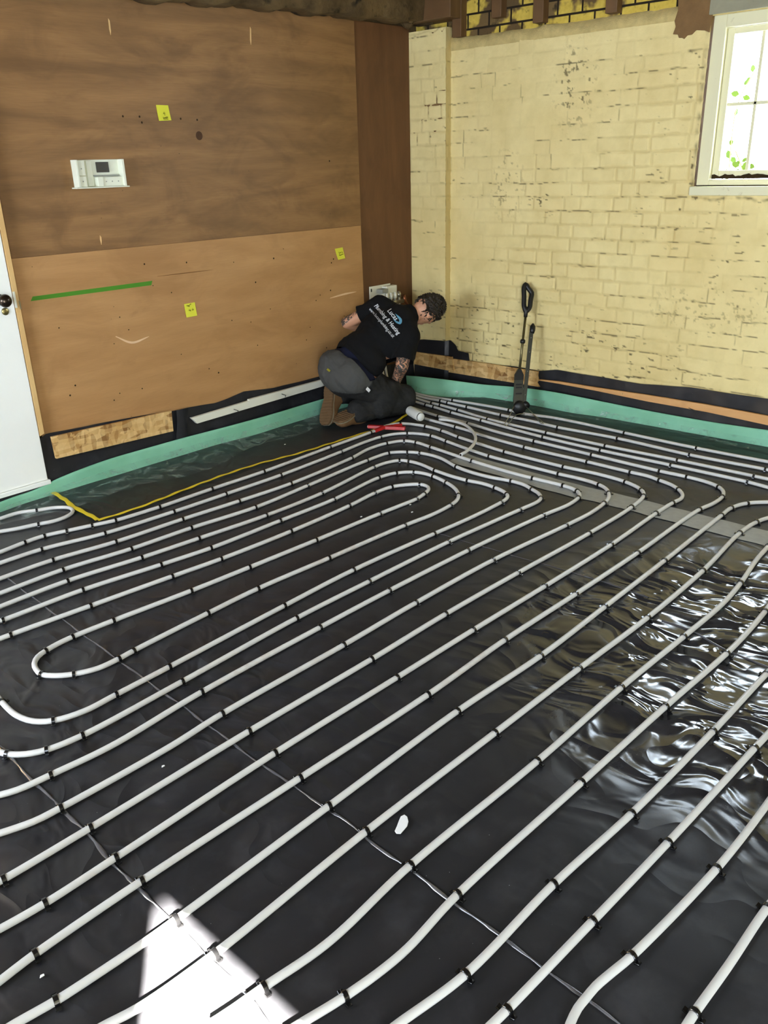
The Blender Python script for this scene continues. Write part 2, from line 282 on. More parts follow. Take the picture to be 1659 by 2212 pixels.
class MB:
    """collects geometry in world coordinates for one mesh object"""
    def __init__(s): s.v = []; s.f = []
    def add(s, vs, fs):
        k = len(s.v); s.v += [tuple(map(float, v)) for v in vs]; s.f += [tuple(i + k for i in f) for f in fs]; return s
    def box(s, lo, hi, mat=None):
        x0, y0, z0 = lo; x1, y1, z1 = hi
        vs = [(x0,y0,z0),(x1,y0,z0),(x1,y1,z0),(x0,y1,z0),(x0,y0,z1),(x1,y0,z1),(x1,y1,z1),(x0,y1,z1)]
        if mat is not None: vs = [mat @ Vector(v) for v in vs]
        return s.add(vs, [(0,3,2,1),(4,5,6,7),(0,1,5,4),(1,2,6,5),(2,3,7,6),(3,0,4,7)])
    def prism(s, poly, off):
        """closed polygon of 3D points pushed along off"""
        n = len(poly); off = Vector(off)
        a = [Vector(p) for p in poly]; b = [p + off for p in a]
        return s.add(a + b, [tuple(range(n-1, -1, -1)), tuple(range(n, 2*n))] + [(i, (i+1) % n, (i+1) % n + n, i + n) for i in range(n)])
    def tube(s, pts, r, n=10, cap=True):
        pts = [Vector(p) for p in pts]; N = len(pts)
        rs = r if isinstance(r, (list, tuple)) else [r]*N
        T = [(pts[min(i+1, N-1)] - pts[max(i-1, 0)]).normalized() for i in range(N)]
        up = Vector((0, 0, 1)) if abs(T[0].z) < .9 else Vector((1, 0, 0))
        X = T[0].cross(up).normalized(); vs = []
        for i in range(N):
            X = (X - T[i]*X.dot(T[i])).normalized(); Y = X.cross(T[i])
            for k in range(n):
                a = 2*math.pi*k/n; vs.append(pts[i] + X*math.cos(a)*rs[i] + Y*math.sin(a)*rs[i])
        fs = [(i*n+k, i*n+(k+1) % n, (i+1)*n+(k+1) % n, (i+1)*n+k) for i in range(N-1) for k in range(n)]
        if cap: fs += [tuple(range(n-1, -1, -1)), tuple(range((N-1)*n, N*n))]
        return s.add(vs, fs)
    def lathe(s, prof, mat, n=24):
        """profile of (radius, height) about local z, placed by mat"""
        vs = []
        for (r, h) in prof:
            for k in range(n):
                a = 2*math.pi*k/n; vs.append(mat @ Vector((r*math.cos(a), r*math.sin(a), h)))
        L = len(prof)
        fs = [(i*n+k, i*n+(k+1) % n, (i+1)*n+(k+1) % n, (i+1)*n+k) for i in range(L-1) for k in range(n)]
        fs += [tuple(range(n-1, -1, -1)), tuple(range((L-1)*n, L*n))]
        return s.add(vs, fs)
    def grid(s, P):
        P = np.asarray(P, float); a, b = P.shape[:2]
        fs = [(i*b+j, i*b+j+1, (i+1)*b+j+1, (i+1)*b+j) for i in range(a-1) for j in range(b-1)]
        return s.add(P.reshape(-1, 3), fs)
    def ball(s, c, rad, mat=None, n=16, m=10):
        vs = []; c = Vector(c)
        rad = rad if isinstance(rad, (tuple, list)) else (rad,)*3
        for i in range(1, m):
            t = math.pi*i/m
            for k in range(n):
                a = 2*math.pi*k/n
                p = Vector((rad[0]*math.sin(t)*math.cos(a), rad[1]*math.sin(t)*math.sin(a), rad[2]*math.cos(t)))
                vs.append(c + (mat @ p if mat is not None else p))
        for z in (rad[2], -rad[2]):
            p = Vector((0, 0, z)); vs.append(c + (mat @ p if mat is not None else p))
        fs = [(i*n+k, (i+1)*n+k, (i+1)*n+(k+1) % n, i*n+(k+1) % n) for i in range(m-2) for k in range(n)]
        t = (m-1)*n; fs += [(t, k, (k+1) % n) for k in range(n)] + [(t+1, (m-2)*n+(k+1) % n, (m-2)*n+k) for k in range(n)]
        return s.add(vs, fs)
    def build(s, name, mat, parent=None, smooth=False, bevel=0.0, seg=2, loc=None):
        base = Vector(loc) if loc is not None else (parent.matrix_world.translation if False else Vector((0, 0, 0)))
        if parent is not None: base = world_loc(parent)
        me = bpy.data.meshes.new(name)
        me.from_pydata([tuple(Vector(v) - base) for v in s.v], [], s.f); me.update()
        if bevel:
            bm = bmesh.new(); bm.from_mesh(me)
            bmesh.ops.recalc_face_normals(bm, faces=bm.faces)
            es = [e for e in bm.edges if len(e.link_faces) == 2 and e.calc_face_angle(0) > .6]
            bmesh.ops.bevel(bm, geom=es, offset=bevel, segments=seg, profile=.6, affect='EDGES', clamp_overlap=True)
            bm.to_mesh(me); bm.free()
        else:
            bm = bmesh.new(); bm.from_mesh(me); bmesh.ops.recalc_face_normals(bm, faces=bm.faces); bm.to_mesh(me); bm.free()
        if smooth: me.polygons.foreach_set('use_smooth', [True]*len(me.polygons))
        return link(name, me, mat, parent, base)

def world_loc(o):
    p = Vector(o.location); q = o.parent
    while q is not None: p += Vector(q.location); q = q.parent
    return p

def link(name, me, mat, parent, base):
    o = bpy.data.objects.new(name, me); C.objects.link(o)
    if mat is not None and not me.materials: me.materials.append(mat)
    if parent is not None: o.parent = parent; o.location = base - world_loc(parent)
    else: o.location = base
    return o

def np_mesh(name, V, F, mat, parent=None, smooth=True, attrs=None, loc=(0, 0, 0)):
    me = bpy.data.meshes.new(name)
    V = np.asarray(V, np.float32) - np.asarray(loc, np.float32); F = np.asarray(F, np.int32)
    me.vertices.add(len(V)); me.vertices.foreach_set('co', V.ravel())
    me.loops.add(F.size); me.loops.foreach_set('vertex_index', F.ravel())
    me.polygons.add(len(F)); me.polygons.foreach_set('loop_start', np.arange(len(F))*F.shape[1])
    me.update(calc_edges=True); me.validate()
    if smooth: me.polygons.foreach_set('use_smooth', [True]*len(me.polygons))
    for k, a in (attrs or {}).items():
        at = me.attributes.new(k, 'FLOAT', 'POINT'); at.data.foreach_set('value', np.asarray(a, np.float32).ravel())
    o = bpy.data.objects.new(name, me); C.objects.link(o); me.materials.append(mat)
    if parent is not None: o.parent = parent; o.location = Vector(loc) - world_loc(parent)
    else: o.location = loc
    return o

def gridF(a, b):
    i, j = np.meshgrid(np.arange(a-1), np.arange(b-1), indexing='ij'); i = i.ravel(); j = j.ravel()
    return np.stack([i*b+j, i*b+j+1, (i+1)*b+j+1, (i+1)*b+j], 1)

def vnoise(x, y, seed=0):
    """smooth value noise in -1..1"""
    rs = np.random.RandomState(seed); G = rs.rand(256, 256)*2-1
    xi = np.floor(x).astype(int); yi = np.floor(y).astype(int); fx = x-xi; fy = y-yi
    fx = fx*fx*(3-2*fx); fy = fy*fy*(3-2*fy)
    g = lambda a, b: G[a % 256, b % 256]
    return (g(xi, yi)*(1-fx)+g(xi+1, yi)*fx)*(1-fy) + (g(xi, yi+1)*(1-fx)+g(xi+1, yi+1)*fx)*fy
def fbm(x, y, seed=0, o=4):
    return sum(vnoise(x*2**k, y*2**k, seed+k)/2**k for k in range(o))

def smooth_path(pts, step=.025):
    """Catmull-Rom through the points, resampled"""
    P = [np.array(p, float) for p in pts]; P = [2*P[0]-P[1]] + P + [2*P[-1]-P[-2]]; out = []
    for i in range(1, len(P)-2):
        p0, p1, p2, p3 = P[i-1:i+3]; L = np.linalg.norm(p2-p1); n = max(2, int(math.ceil(L/step)))
        t0 = 0; t1 = t0+max(1e-4, np.linalg.norm(p1-p0))**.5; t2 = t1+max(1e-4, L)**.5; t3 = t2+max(1e-4, np.linalg.norm(p3-p2))**.5
        for k in range(n):
            t = t1+(t2-t1)*k/n
            A1 = (t1-t)/(t1-t0)*p0+(t-t0)/(t1-t0)*p1; A2 = (t2-t)/(t2-t1)*p1+(t-t1)/(t2-t1)*p2; A3 = (t3-t)/(t3-t2)*p2+(t-t2)/(t3-t2)*p3
            B1 = (t2-t)/(t2-t0)*A1+(t-t0)/(t2-t0)*A2; B2 = (t3-t)/(t3-t1)*A2+(t-t1)/(t3-t1)*A3
            out.append((t2-t)/(t2-t1)*B1+(t-t1)/(t2-t1)*B2)
    out.append(P[-2]); return out

def text_mesh(s, size, bold=False):
    cu = bpy.data.curves.new('lettering', 'FONT'); cu.body = s; cu.size = size; cu.resolution_u = 2
    if bold: cu.offset = size*.008
    o = bpy.data.objects.new('lettering', cu); C.objects.link(o)
    dg = bpy.context.evaluated_depsgraph_get()
    me = bpy.data.meshes.new_from_object(o.evaluated_get(dg))
    bpy.data.objects.remove(o); bpy.data.curves.remove(cu)
    return me

# ------------------------------------------------------------------ materials
def brick_material():
    t = NT('painted_brick')
    n1 = t.noise(1.6, 4); n2 = t.noise(9, 5); n3 = t.noise(60, 3)
    col = t.mix(t.step(n1, .3, .7), lin((240, 222, 160)), lin((228, 206, 142)))
    col = t.mix(t.math('MULTIPLY', t.step(n2, .45, .75), .35), col, lin((205, 184, 118)))
    col = t.mix(t.math('MULTIPLY', t.attr('tone'), .75), col, lin((202, 180, 120)))
    spots = t.step(t.voro(55), .06, .02)
    col = t.mix(t.math('MULTIPLY', spots, t.step(t.noise(2.3, 2), .55, .62)), col, lin((80, 62, 34)))
    col = t.mix(t.math('MULTIPLY', t.attr('dirt'), .85), col, t.mix(t.attr('dirt'), lin((150, 126, 76)), lin((62, 48, 26))))
    nm = t.bump(t.math('ADD', t.noise(45, 5, .6), t.math('MULTIPLY', t.noise(170, 2), .35)), .35, .006)
    return t.fin(col, .72, .35, 0, nm)
M_BRICK = brick_material()

def raw_brick_material():
    t = NT('bare_brick_with_paint')
    bt = t.n.new('ShaderNodeTexBrick')
    sx = t.n.new('ShaderNodeSeparateXYZ'); t.l.new(t.tc, sx.inputs[0]); cx = t.n.new('ShaderNodeCombineXYZ')
    t.l.new(sx.outputs[1], cx.inputs[0]); t.l.new(sx.outputs[2], cx.inputs[1]); t.l.new(cx.outputs[0], bt.inputs['Vector'])
    bt.inputs['Scale'].default_value = 1.0; bt.inputs['Brick Width'].default_value = .17; bt.inputs['Row Height'].default_value = .086
    bt.inputs['Mortar Size'].default_value = .007; bt.inputs['Mortar Smooth'].default_value = .3
    bt.inputs['Color1'].default_value = lin((118, 96, 60)); bt.inputs['Color2'].default_value = lin((84, 66, 42)); bt.inputs['Mortar'].default_value = lin((38, 30, 20))
    paint = t.mix(t.noise(30, 3), lin((226, 200, 92)), lin((180, 150, 60)))
    keep = t.math('MULTIPLY', t.step(t.noise(6, 3), .44, .50), t.math('SUBTRACT', 1.0, bt.outputs['Fac']))
    col = t.mix(keep, bt.outputs['Color'], paint)
    col = t.mix(t.step(t.noise(14, 4), .60, .72), col, lin((44, 36, 24)))
    nm = t.bump(t.math('ADD', t.math('MULTIPLY', bt.outputs['Fac'], -1.0), t.noise(50, 4)), .6, .008)
    return t.fin(col, .85, .2, 0, nm)
M_RAWBRICK = raw_brick_material()

def ply_material(name, a, b, c, vert=False, knots=0.0, seed=0.0):
    t = NT(name)
    sc = (.55, 1, 3.2) if not vert else (3.4, 1, .5)
    sf = (1.6, 1, 55) if not vert else (55, 1, 1.6)
    base = t.mapv(sc, loc=(seed, 0, seed*.7))
    rings = t.n.new('ShaderNodeTexWave'); rings.wave_type = 'RINGS'; rings.rings_direction = 'Y'
    rings.inputs['Scale'].default_value = 1.1; rings.inputs['Distortion'].default_value = 4.5; rings.inputs['Detail'].default_value = 3; rings.inputs['Detail Scale'].default_value = .9
    t.l.new(base, rings.inputs['Vector'])
    broad = t.noise(1.5, 4, .55, base, 1.3); fine = t.noise(5, 4, .6, t.mapv(sf, loc=(seed, 0, 0)))
    col = t.mix(t.step(broad, .32, .68), lin(a), lin(b))
    col = t.mix(t.math('MULTIPLY', rings.outputs['Fac'], .16), col, lin(c))
    blot = t.noise(3.2, 5, .6, t.mapv((.8, 1, 1.5) if not vert else (1.5, 1, .8), loc=(seed, 2, 1)), .8)
    col = t.mix(t.math('MULTIPLY', t.step(blot, .50, .68), .45), col, lin(c))
    col = t.mix(t.math('MULTIPLY', t.step(fine, .42, .72), .28), col, lin(c))
    specks = t.math('MULTIPLY', t.step(t.voro(11), .035, .015), t.step(t.noise(3, 1), .50, .56))
    col = t.mix(specks, col, lin((46, 28, 14)))
    nm = t.bump(fine, .12, .002)
    return t.fin(col, .55, .35, 0, nm)
M_PLY = ply_material('dark_plywood', (158, 118, 74), (120, 88, 54), (98, 70, 42))
M_PLYNARROW = ply_material('red_brown_plywood', (114, 78, 48), (98, 66, 40), (80, 52, 31), vert=True, seed=3.1)
M_BOARD = ply_material('pale_plywood', (190, 146, 96), (174, 130, 82), (152, 110, 66), seed=6.3)

def osb_material():
    t = NT('strand_board')
    v = t.mapv((30, 30, 30)); cell = t.voro(1.0, t.mapv((13, 13, 42), rot=(0, .7, .4)), 'F1', 1); cell2 = t.voro(1.0, t.mapv((48, 30, 14), rot=(0, -.5, .2)), 'F1', 1)
    sep = t.n.new('ShaderNodeSeparateColor'); t.l.new(cell, sep.inputs[0]); sep2 = t.n.new('ShaderNodeSeparateColor'); t.l.new(cell2, sep2.inputs[0])
    c1 = t.ramp(sep.outputs[0], [(0, lin((240, 206, 146))), (.45, lin((224, 184, 120))), (.8, lin((182, 134, 72))), (1, lin((128, 88, 44)))])
    c2 = t.ramp(sep2.outputs[1], [(0, lin((238, 204, 142))), (.6, lin((214, 172, 108))), (1, lin((120, 82, 42)))])
    col = t.mix(.5, c1, c2); col = t.mix(t.math('MULTIPLY', t.noise(40, 3), .3), col, lin((150, 104, 54)))
    return t.fin(col, .7, .3, 0, t.bump(sep.outputs[0], .3, .002))
M_OSB = osb_material()

def membrane_material(name='black_membrane', strength=1.0, upright=False):
    t = NT(name)
    dust = t.step(t.noise(7, 6, .65), .50, .72)
    col = t.mix(t.math('MULTIPLY', dust, .30), lin((38, 38, 41)), lin((70, 70, 75)))
    specks = t.math('MULTIPLY', t.step(t.voro(30), .030, .015), t.step(t.noise(1.7, 1), .52, .58))
    col = t.mix(t.math('MULTIPLY', specks, .8), col, lin((205, 205, 205)))
    # how crumpled the sheet is, by place
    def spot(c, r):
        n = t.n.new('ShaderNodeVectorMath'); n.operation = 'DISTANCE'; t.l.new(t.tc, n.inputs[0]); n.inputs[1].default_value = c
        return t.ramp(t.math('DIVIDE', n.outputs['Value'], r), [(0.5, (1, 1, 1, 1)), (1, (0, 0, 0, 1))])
    warp = t.noise(2.2, 2, .5, col=True)
    wv = t.n.new('ShaderNodeVectorMath'); wv.operation = 'MULTIPLY_ADD'
    t.l.new(warp, wv.inputs[0]); wv.inputs[1].default_value = (.35, .35, 0); t.l.new(t.tc, wv.inputs[2])
    creases = t.noise(1.0, 1.5, .4, t.mapv((6.2, 2.3, 3), rot=(0, 0, .22), src=wv.outputs[0]), .4)
    ridg = t.math('ABSOLUTE', t.math('SUBTRACT', creases, .5))
    creases2 = t.noise(1.0, 2, .45, t.mapv((8.5, 5.0, 4), rot=(0, 0, -.5), src=wv.outputs[0]), .5)
    broad = t.noise(3.0, 2, .4)
    if upright:
        amount = t.math('ADD', .35, 0.0); main = t.math('ADD', .3, 0.0)
    else:
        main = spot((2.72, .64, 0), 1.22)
        amount = t.math('ADD', .07, main)
        amount = t.math('ADD', amount, t.math('MULTIPLY', spot((4.5, 1.6, 0), 1.0), .25))
        amount = t.math('ADD', amount, t.math('MULTIPLY', spot((.8, 2.3, 0), 1.3), .60))
        amount = t.math('ADD', amount, t.math('MULTIPLY', spot((2.4, 4.0, 0), .8), .2))
    h = t.math('ADD', t.math('MULTIPLY', ridg, -2.4), t.math('MULTIPLY', creases2, 1.0))
    nm = t.bump(h, t.math('MULTIPLY', amount, strength), .033)
    nm = t.bump(broad, .26, .03, nm)
    nm = t.bump(t.noise(140, 3), .05, .002, nm)
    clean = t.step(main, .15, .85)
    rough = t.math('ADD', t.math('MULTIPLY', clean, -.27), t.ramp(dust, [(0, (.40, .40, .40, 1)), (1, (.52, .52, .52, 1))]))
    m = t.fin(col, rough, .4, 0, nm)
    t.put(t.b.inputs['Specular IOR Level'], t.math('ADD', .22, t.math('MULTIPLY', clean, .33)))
    return m
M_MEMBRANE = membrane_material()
M_UPTURN = membrane_material('black_membrane_upturn', .35, True)

M_CREASE = plain('membrane_crease', (78, 78, 82), .2, .9, var=.5, scale=8)  # ridge highlight partly put into this lighter base colour

def film_material():
    t = NT('clear_film')
    h = t.noise(9, 5, .6, None, 1.6)
    nm = t.bump(h, .45, .02)
    gl = t.n.new('ShaderNodeBsdfGlossy'); gl.inputs['Roughness'].default_value = .3; gl.inputs['Color'].default_value = (.9, .95, .93, 1); t.l.new(nm, gl.inputs['Normal'])
    df = t.n.new('ShaderNodeBsdfDiffuse'); df.inputs['Color'].default_value = lin((186, 204, 198)); t.l.new(nm, df.inputs['Normal'])
    tr = t.n.new('ShaderNodeBsdfTransparent')
    m1 = t.n.new('ShaderNodeMixShader'); m1.inputs[0].default_value = .7; t.l.new(gl.outputs[0], m1.inputs[1]); t.l.new(df.outputs[0], m1.inputs[2])
    m2 = t.n.new('ShaderNodeMixShader')
    t.put(m2.inputs[0], t.math('ADD', .05, t.math('MULTIPLY', t.step(t.noise(7, 5, .65, None, 1.6), .50, .70), .42)))
    t.l.new(tr.outputs[0], m2.inputs[1]); t.l.new(m1.outputs[0], m2.inputs[2])
    t.l.new(m2.outputs[0], t.out.inputs['Surface']); return t.m
M_FILM = film_material()

def green_material():
    t = NT('green_foam')
    col = t.mix(t.step(t.noise(4, 4), .35, .65), lin((138, 200, 168)), lin((122, 184, 150)))
    return t.fin(col, .6, .4, 0, t.bump(t.noise(120, 2), .08, .002))
M_GREEN = green_material()

def pipe_material():
    t = NT('pipe_plastic')
    stain = t.math('MULTIPLY', t.step(t.noise(1.1, 3), .50, .68), t.step(t.noise(30, 3), .35, .6))
    col = t.mix(t.math('MULTIPLY', stain, .35), lin((208, 207, 203)), lin((168, 146, 128)))
    return t.fin(col, .42, .45)
M_PIPE = pipe_material()
M_CLIP = plain('clip_plastic', (16, 16, 17), .22, .6)
M_WHITE = plain('white_gloss_paint', (232, 230, 212), .38, .5, var=.04, scale=6)
M_DOOR = plain('white_door_paint', (248, 248, 240), .45, .5, var=.05, scale=4)
def window_paint():
    t = NT('aged_window_paint')
    col = t.mix(t.step(t.noise(18, 5, .65), .62, .80), lin((226, 220, 180)), lin((168, 150, 104)))
    return t.fin(col, .5, .4)
M_WINDOW = window_paint()
M_DIRT_SHADE = plain('dark_dirt_shade', (50, 38, 22), .9, .1, var=.4)  # grime and holes, also the painted shade at the sill gap
M_TRIMWOOD = ply_material('yellow_pine', (226, 190, 130), (210, 172, 112), (196, 150, 92), vert=True, seed=1.7)
M_ORANGEWOOD = ply_material('orange_batten_wood', (224, 174, 116), (210, 158, 100), (186, 132, 80), seed=2.2)
def old_timber():
    t = NT('old_timber')
    col = t.mix(t.step(t.noise(3.5, 5, .6), .35, .7), lin((66, 52, 32)), lin((112, 92, 60)))
    col = t.mix(t.step(t.noise(11, 4), .58, .7), col, lin((30, 24, 15)))
    return t.fin(col, .85, .2, 0, t.bump(t.noise(25, 5), .8, .012))
M_OLD = old_timber()
M_STUB = ply_material('brown_joist_wood', (122, 92, 58), (104, 76, 46), (78, 54, 32), vert=True, seed=8.1)
M_CONCRETE = plain('grey_concrete', (150, 146, 122), .85, .2, var=.18, scale=14, bump=.4)
M_MORTAR = plain('brown_mortar', (124, 96, 62), .9, .15, var=.25, scale=18, bump=.7)
M_CEIL = plain('dark_boards', (86, 70, 50), .85, .2, var=.2, scale=3)
M_RENDER = plain('cream_render', (214, 202, 160), .8, .2, var=.06, scale=3)
M_TAPEY = plain('yellow_tape', (226, 200, 44), .5, .4, var=.06)
M_TAPEG = plain('green_masking_tape', (74, 134, 38), .7, .25, var=.08)
def joint_tape_mat():
    t = NT('grey_joint_tape')
    t.fin(t.mix(t.noise(30, 3), lin((118, 119, 116)), lin((146, 147, 144))), .38, .5, 0, t.bump(t.noise(20, 3), .15, .004))
    return t.m
M_JTAPE = joint_tape_mat()
M_NOTE = plain('sticky_note_paper', (224, 222, 70), .8, .2, var=.03)
M_INK = plain('pencil_ink', (92, 88, 24), .9, .1)
M_PENCIL = plain('pencil_line', (110, 74, 42), .9, .1)
M_SCRATCH = plain('pale_scratch', (226, 190, 150), .8, .2)
M_SPLINTER = plain('fresh_splinter', (216, 178, 124), .8, .2)
M_BOXW = plain('white_box_plastic', (232, 234, 214), .45, .5, var=.03)
M_SCREEN = plain('dark_screen', (44, 40, 40), .25, .5)
M_GREYP = plain('grey_plastic', (150, 152, 142), .5, .4)
M_METAL = plain('plain_steel', (186, 184, 174), .28, .5, 1.0, var=.05)
M_DARKMETAL = plain('dark_grey_metal', (74, 74, 66), .4, .5, .7, var=.1)
M_RODMETAL = plain('brass_grey_rod', (104, 96, 66), .35, .5, .8)
M_BLACKP = plain('black_plastic', (20, 20, 20), .42, .4)
M_BRONZE = plain('dark_bronze', (52, 42, 32), .25, .6, .7)
M_BRASS = plain('old_brass', (150, 138, 92), .35, .5, .9)
M_RED = plain('red_painted_metal', (176, 22, 24), .38, .5, .0, var=.25, scale=40)
M_CANW = plain('white_can_paint', (226, 226, 218), .4, .5, var=.03)
M_PAPER = plain('white_paper', (240, 240, 238), .7, .3, var=.02)
M_COPPER = plain('copper_valve', (150, 96, 66), .3, .5, .9)
M_SHIRT = plain('black_cotton', (17, 17, 18), .9, .15, var=.2, scale=60, bump=.1)
M_NAVY = plain('navy_cotton', (24, 27, 46), .9, .15)
def trouser_material():
    t = NT('work_trouser_cloth')
    up = t.n.new('ShaderNodeSeparateXYZ'); t.l.new(t.tc, up.inputs[0])
    col = t.mix(t.step(t.noise(14, 4), .3, .7), lin((44, 44, 43)), lin((32, 32, 32)))
    col = t.mix(t.attr('seat'), col, lin((72, 72, 70)))
    return t.fin(col, .88, .15, 0, t.bump(t.noise(26, 4, .5, None, .8), .35, .012))
M_TROUSER = trouser_material()
M_SKIN = plain('skin', (206, 150, 118), .5, .4, var=.10, scale=12, Subsurface_Weight=.05)
def tattoo_skin():
    t = NT('tattooed_skin')
    d = t.math('MULTIPLY', t.attr('ink'), t.step(t.noise(38, 4, .6, None, 1.5), .42, .50))
    col = t.mix(d, t.mix(t.noise(12, 3), lin((196, 140, 108)), lin((214, 160, 126))), lin((64, 60, 54)))
    return t.fin(col, .5, .4)
M_BODY = tattoo_skin()
def hair_material():
    t = NT('dark_brown_hair')
    n = t.noise(1.0, 3, .6, t.mapv((30, 140, 60), rot=(.4, .3, .2)))
    return t.fin(t.mix(n, lin((24, 19, 14)), lin((54, 43, 31))), .5, .4, 0, t.bump(n, .9, .01))
M_HAIR = hair_material()
M_BOOT = plain('brown_suede', (118, 88, 58), .9, .2, var=.3, scale=30, bump=.3)
M_SOLE = plain('brown_rubber_sole', (98, 76, 52), .85, .2, var=.2, scale=24, bump=.5)
M_WELT = plain('grey_rubber_welt', (116, 108, 88), .8, .2)
M_LETTER = plain('white_print', (222, 226, 228), .8, .2, var=.02)
M_BLUE = plain('blue_print', (96, 150, 178), .8, .2)
M_LEAF = plain('leaf_green', (62, 92, 22), .6, .3, var=.35, scale=30, Transmission_Weight=.0)
M_STEM = plain('twig', (110, 120, 70), .8, .2)
def glass_material():
    t = NT('window_glass')
    tr = t.n.new('ShaderNodeBsdfTransparent'); tr.inputs['Color'].default_value = (.97, .98, .97, 1)
    gl = t.n.new('ShaderNodeBsdfGlossy'); gl.inputs['Roughness'].default_value = .02
    mx = t.n.new('ShaderNodeMixShader'); mx.inputs[0].default_value = .05
    t.l.new(tr.outputs[0], mx.inputs[1]); t.l.new(gl.outputs[0], mx.inputs[2]); t.l.new(mx.outputs[0], t.out.inputs['Surface']); return t.m
M_GLASS = glass_material()

# ------------------------------------------------------------------ the shell
# floor: the black sheet itself, gently uneven
xs = np.arange(BX, RX+.05, .02); ys = np.arange(FY, LY+.03, .02)
X, Y = np.meshgrid(xs, ys, indexing='ij')
Z = .0012*fbm(X*2.2, Y*2.2, 3, 3) - .0016
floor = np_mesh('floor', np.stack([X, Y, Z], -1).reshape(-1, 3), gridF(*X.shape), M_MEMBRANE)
tag(floor, kind='structure')
def crease(pts, w, h):
    P = smooth_path([(*p, 0) for p in pts], .03); mb = MB(); R = []
    for i, p in enumerate(P):
        d = P[min(i+1, len(P)-1)] - P[max(i-1, 0)]; n = np.array([-d[1], d[0], 0])/max(1e-6, np.linalg.norm(d[:2]))
        ww = w*(1+.45*math.sin(i*.9)+.3*math.sin(i*2.3)); j = .002*math.sin(i*.7)
        R.append([p+n*(-ww+j)+[0, 0, -.003], p+n*(-ww*.3+j)+[0, 0, h], p+n*(ww*.3+j)+[0, 0, h*.8], p+n*(ww+j)+[0, 0, -.003]])
    mb.grid(R); return mb.build('crease', M_CREASE, floor, smooth=True)
crease(D['seam1'], .004, .0022); crease(D['seam2'], .005, .003); crease(D['seam3'], .006, .003); crease(D['seam4'], .003, .0012)

# brick wall with the window opening, bricks modelled as relief
CH = .0845
def brick_relief(u, z, seed):
    """relief depth, dirt and tone for painted brickwork; u runs along the wall"""
    row = np.floor((z-.026)/CH).astype(int); fz = (z-.026)/CH - row
    rs = np.random.RandomState(seed)
    off = rs.rand(80)*.34; wob = rs.rand(80)*.006
    per = .345                                                   # one stretcher and one header
    uu = u + off[row % 80] + .006*vnoise(u*6, z*6, seed+3)
    k = np.floor(uu/per); f = uu - k*per
    sf = .230
    d_end = np.minimum(np.minimum(f, per-f), np.abs(f-sf))       # distance to an upright joint
    fz2 = fz + .07*vnoise(u*9, row*3.7, seed+5) + .04*vnoise(u*31, row*2.3, seed+6)
    d_bed = np.minimum(fz2, 1-fz2)*CH
    d = np.minimum(d_end, d_bed)
    groove = np.clip(1.25-d/.0095, 0, 1)**1.2
    vis = np.clip(.55+.9*vnoise(u*1.3, z*2.1, seed+8) - .30*np.clip(z-1.1, 0, 2), .08, 1)   # thick paint fills the joints higher up
    rough = fbm(u*26, z*26, seed+11, 4)
    idb = (k*7+row*13+(f > sf)*3).astype(int) % 997
    bt = np.random.RandomState(seed+2).rand(997)[idb]
    h = -.0065*groove*vis + .0016*rough + .003*(bt-.5)
    low = np.clip(1.25-z, 0, 1)
    h += .0035*np.clip(fbm(u*11, z*16, seed+21, 3)-.35, 0, 1)*(.3+low)
    # dark dirt caught along the bed joints, broken up along their length
    line = np.clip(1-np.abs(d_bed*np.sign(.5-fz2) + .001 + .002*vnoise(u*30, z*30, seed+17))/(.0036+.0018*vnoise(u*14, z*20, seed+14)), 0, 1)
    gate = np.clip((fbm(u*3.1, row*5.3, seed+31, 3)-.12+.34*np.clip(1.15-z, 0, 1))*4.0, 0, 1)*np.clip((fbm(u*17, z*17, seed+33, 3)+.30)*3, 0, 1)
    dirt = np.clip(line*gate*1.5, 0, 1)
    vline = np.clip(1-d_end/.004, 0, 1)*np.clip((fbm(u*8, z*5, seed+41, 2)-.45)*5, 0, 1)
    flake = np.clip((fbm(u*22, z*64, seed+51, 3)-.90-.12*np.clip(z-1, 0, 1))*7, 0, 1)*np.clip((fbm(u*2.2, z*2.2, seed+52, 2)+.05+.5*low)*2.2, 0, 1)
    dirt = np.clip(np.maximum(np.maximum(dirt, vline*.8), flake), 0, 1)
    tone = np.clip(groove*vis*.75 + .35*(bt-.45) + .15*rough*.5, 0, 1)
    return h, dirt, tone

yf = np.concatenate([np.linspace(FY, 1.28, 60)[:-1], np.arange(1.28, 3.95, .0065)])
zf = np.concatenate([np.arange(0, 2.301, .0065)])
U, Zg = np.meshgrid(yf, zf, indexing='ij')
h, dirt, tone = brick_relief(U, Zg, 5)
# gathered spots of flaking paint seen high on the wall
for (cy, cz, ry, rz, a) in ((2.97, 2.02, .13, .22, .9), (3.45, 1.45, .12, .20, .6), (2.0, .75, .35, .12, .5)):
    w_ = np.exp(-((U-cy)/ry)**2-((Zg-cz)/rz)**2)
    dirt = np.maximum(dirt, np.clip((fbm(U*48, Zg*48, 77, 3)-.55)*6, 0, 1)*np.clip(w_*2-.25, 0, 1)*a)
edge = np.clip(1-np.abs(U-BRICKWIN[1]-.012)/.02, 0, 1)*((Zg > 1.42) & (Zg < 2.3))
dirt = np.clip(dirt+edge*(.55+.6*fbm(U*20, Zg*20, 9, 3)), 0, 1)
under = np.clip(1-np.abs(Zg-1.372-.012*fbm(U*14, Zg*3, 15, 3))/.014, 0, 1)*(U < 2.17)  # shadow gap and stain below the sill, both painted into the dark mask
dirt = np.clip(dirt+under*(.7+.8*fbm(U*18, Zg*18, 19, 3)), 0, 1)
V = np.stack([RX-h, U, Zg], -1).reshape(-1, 3); F = gridF(*U.shape)
fc = V[F].mean(1)
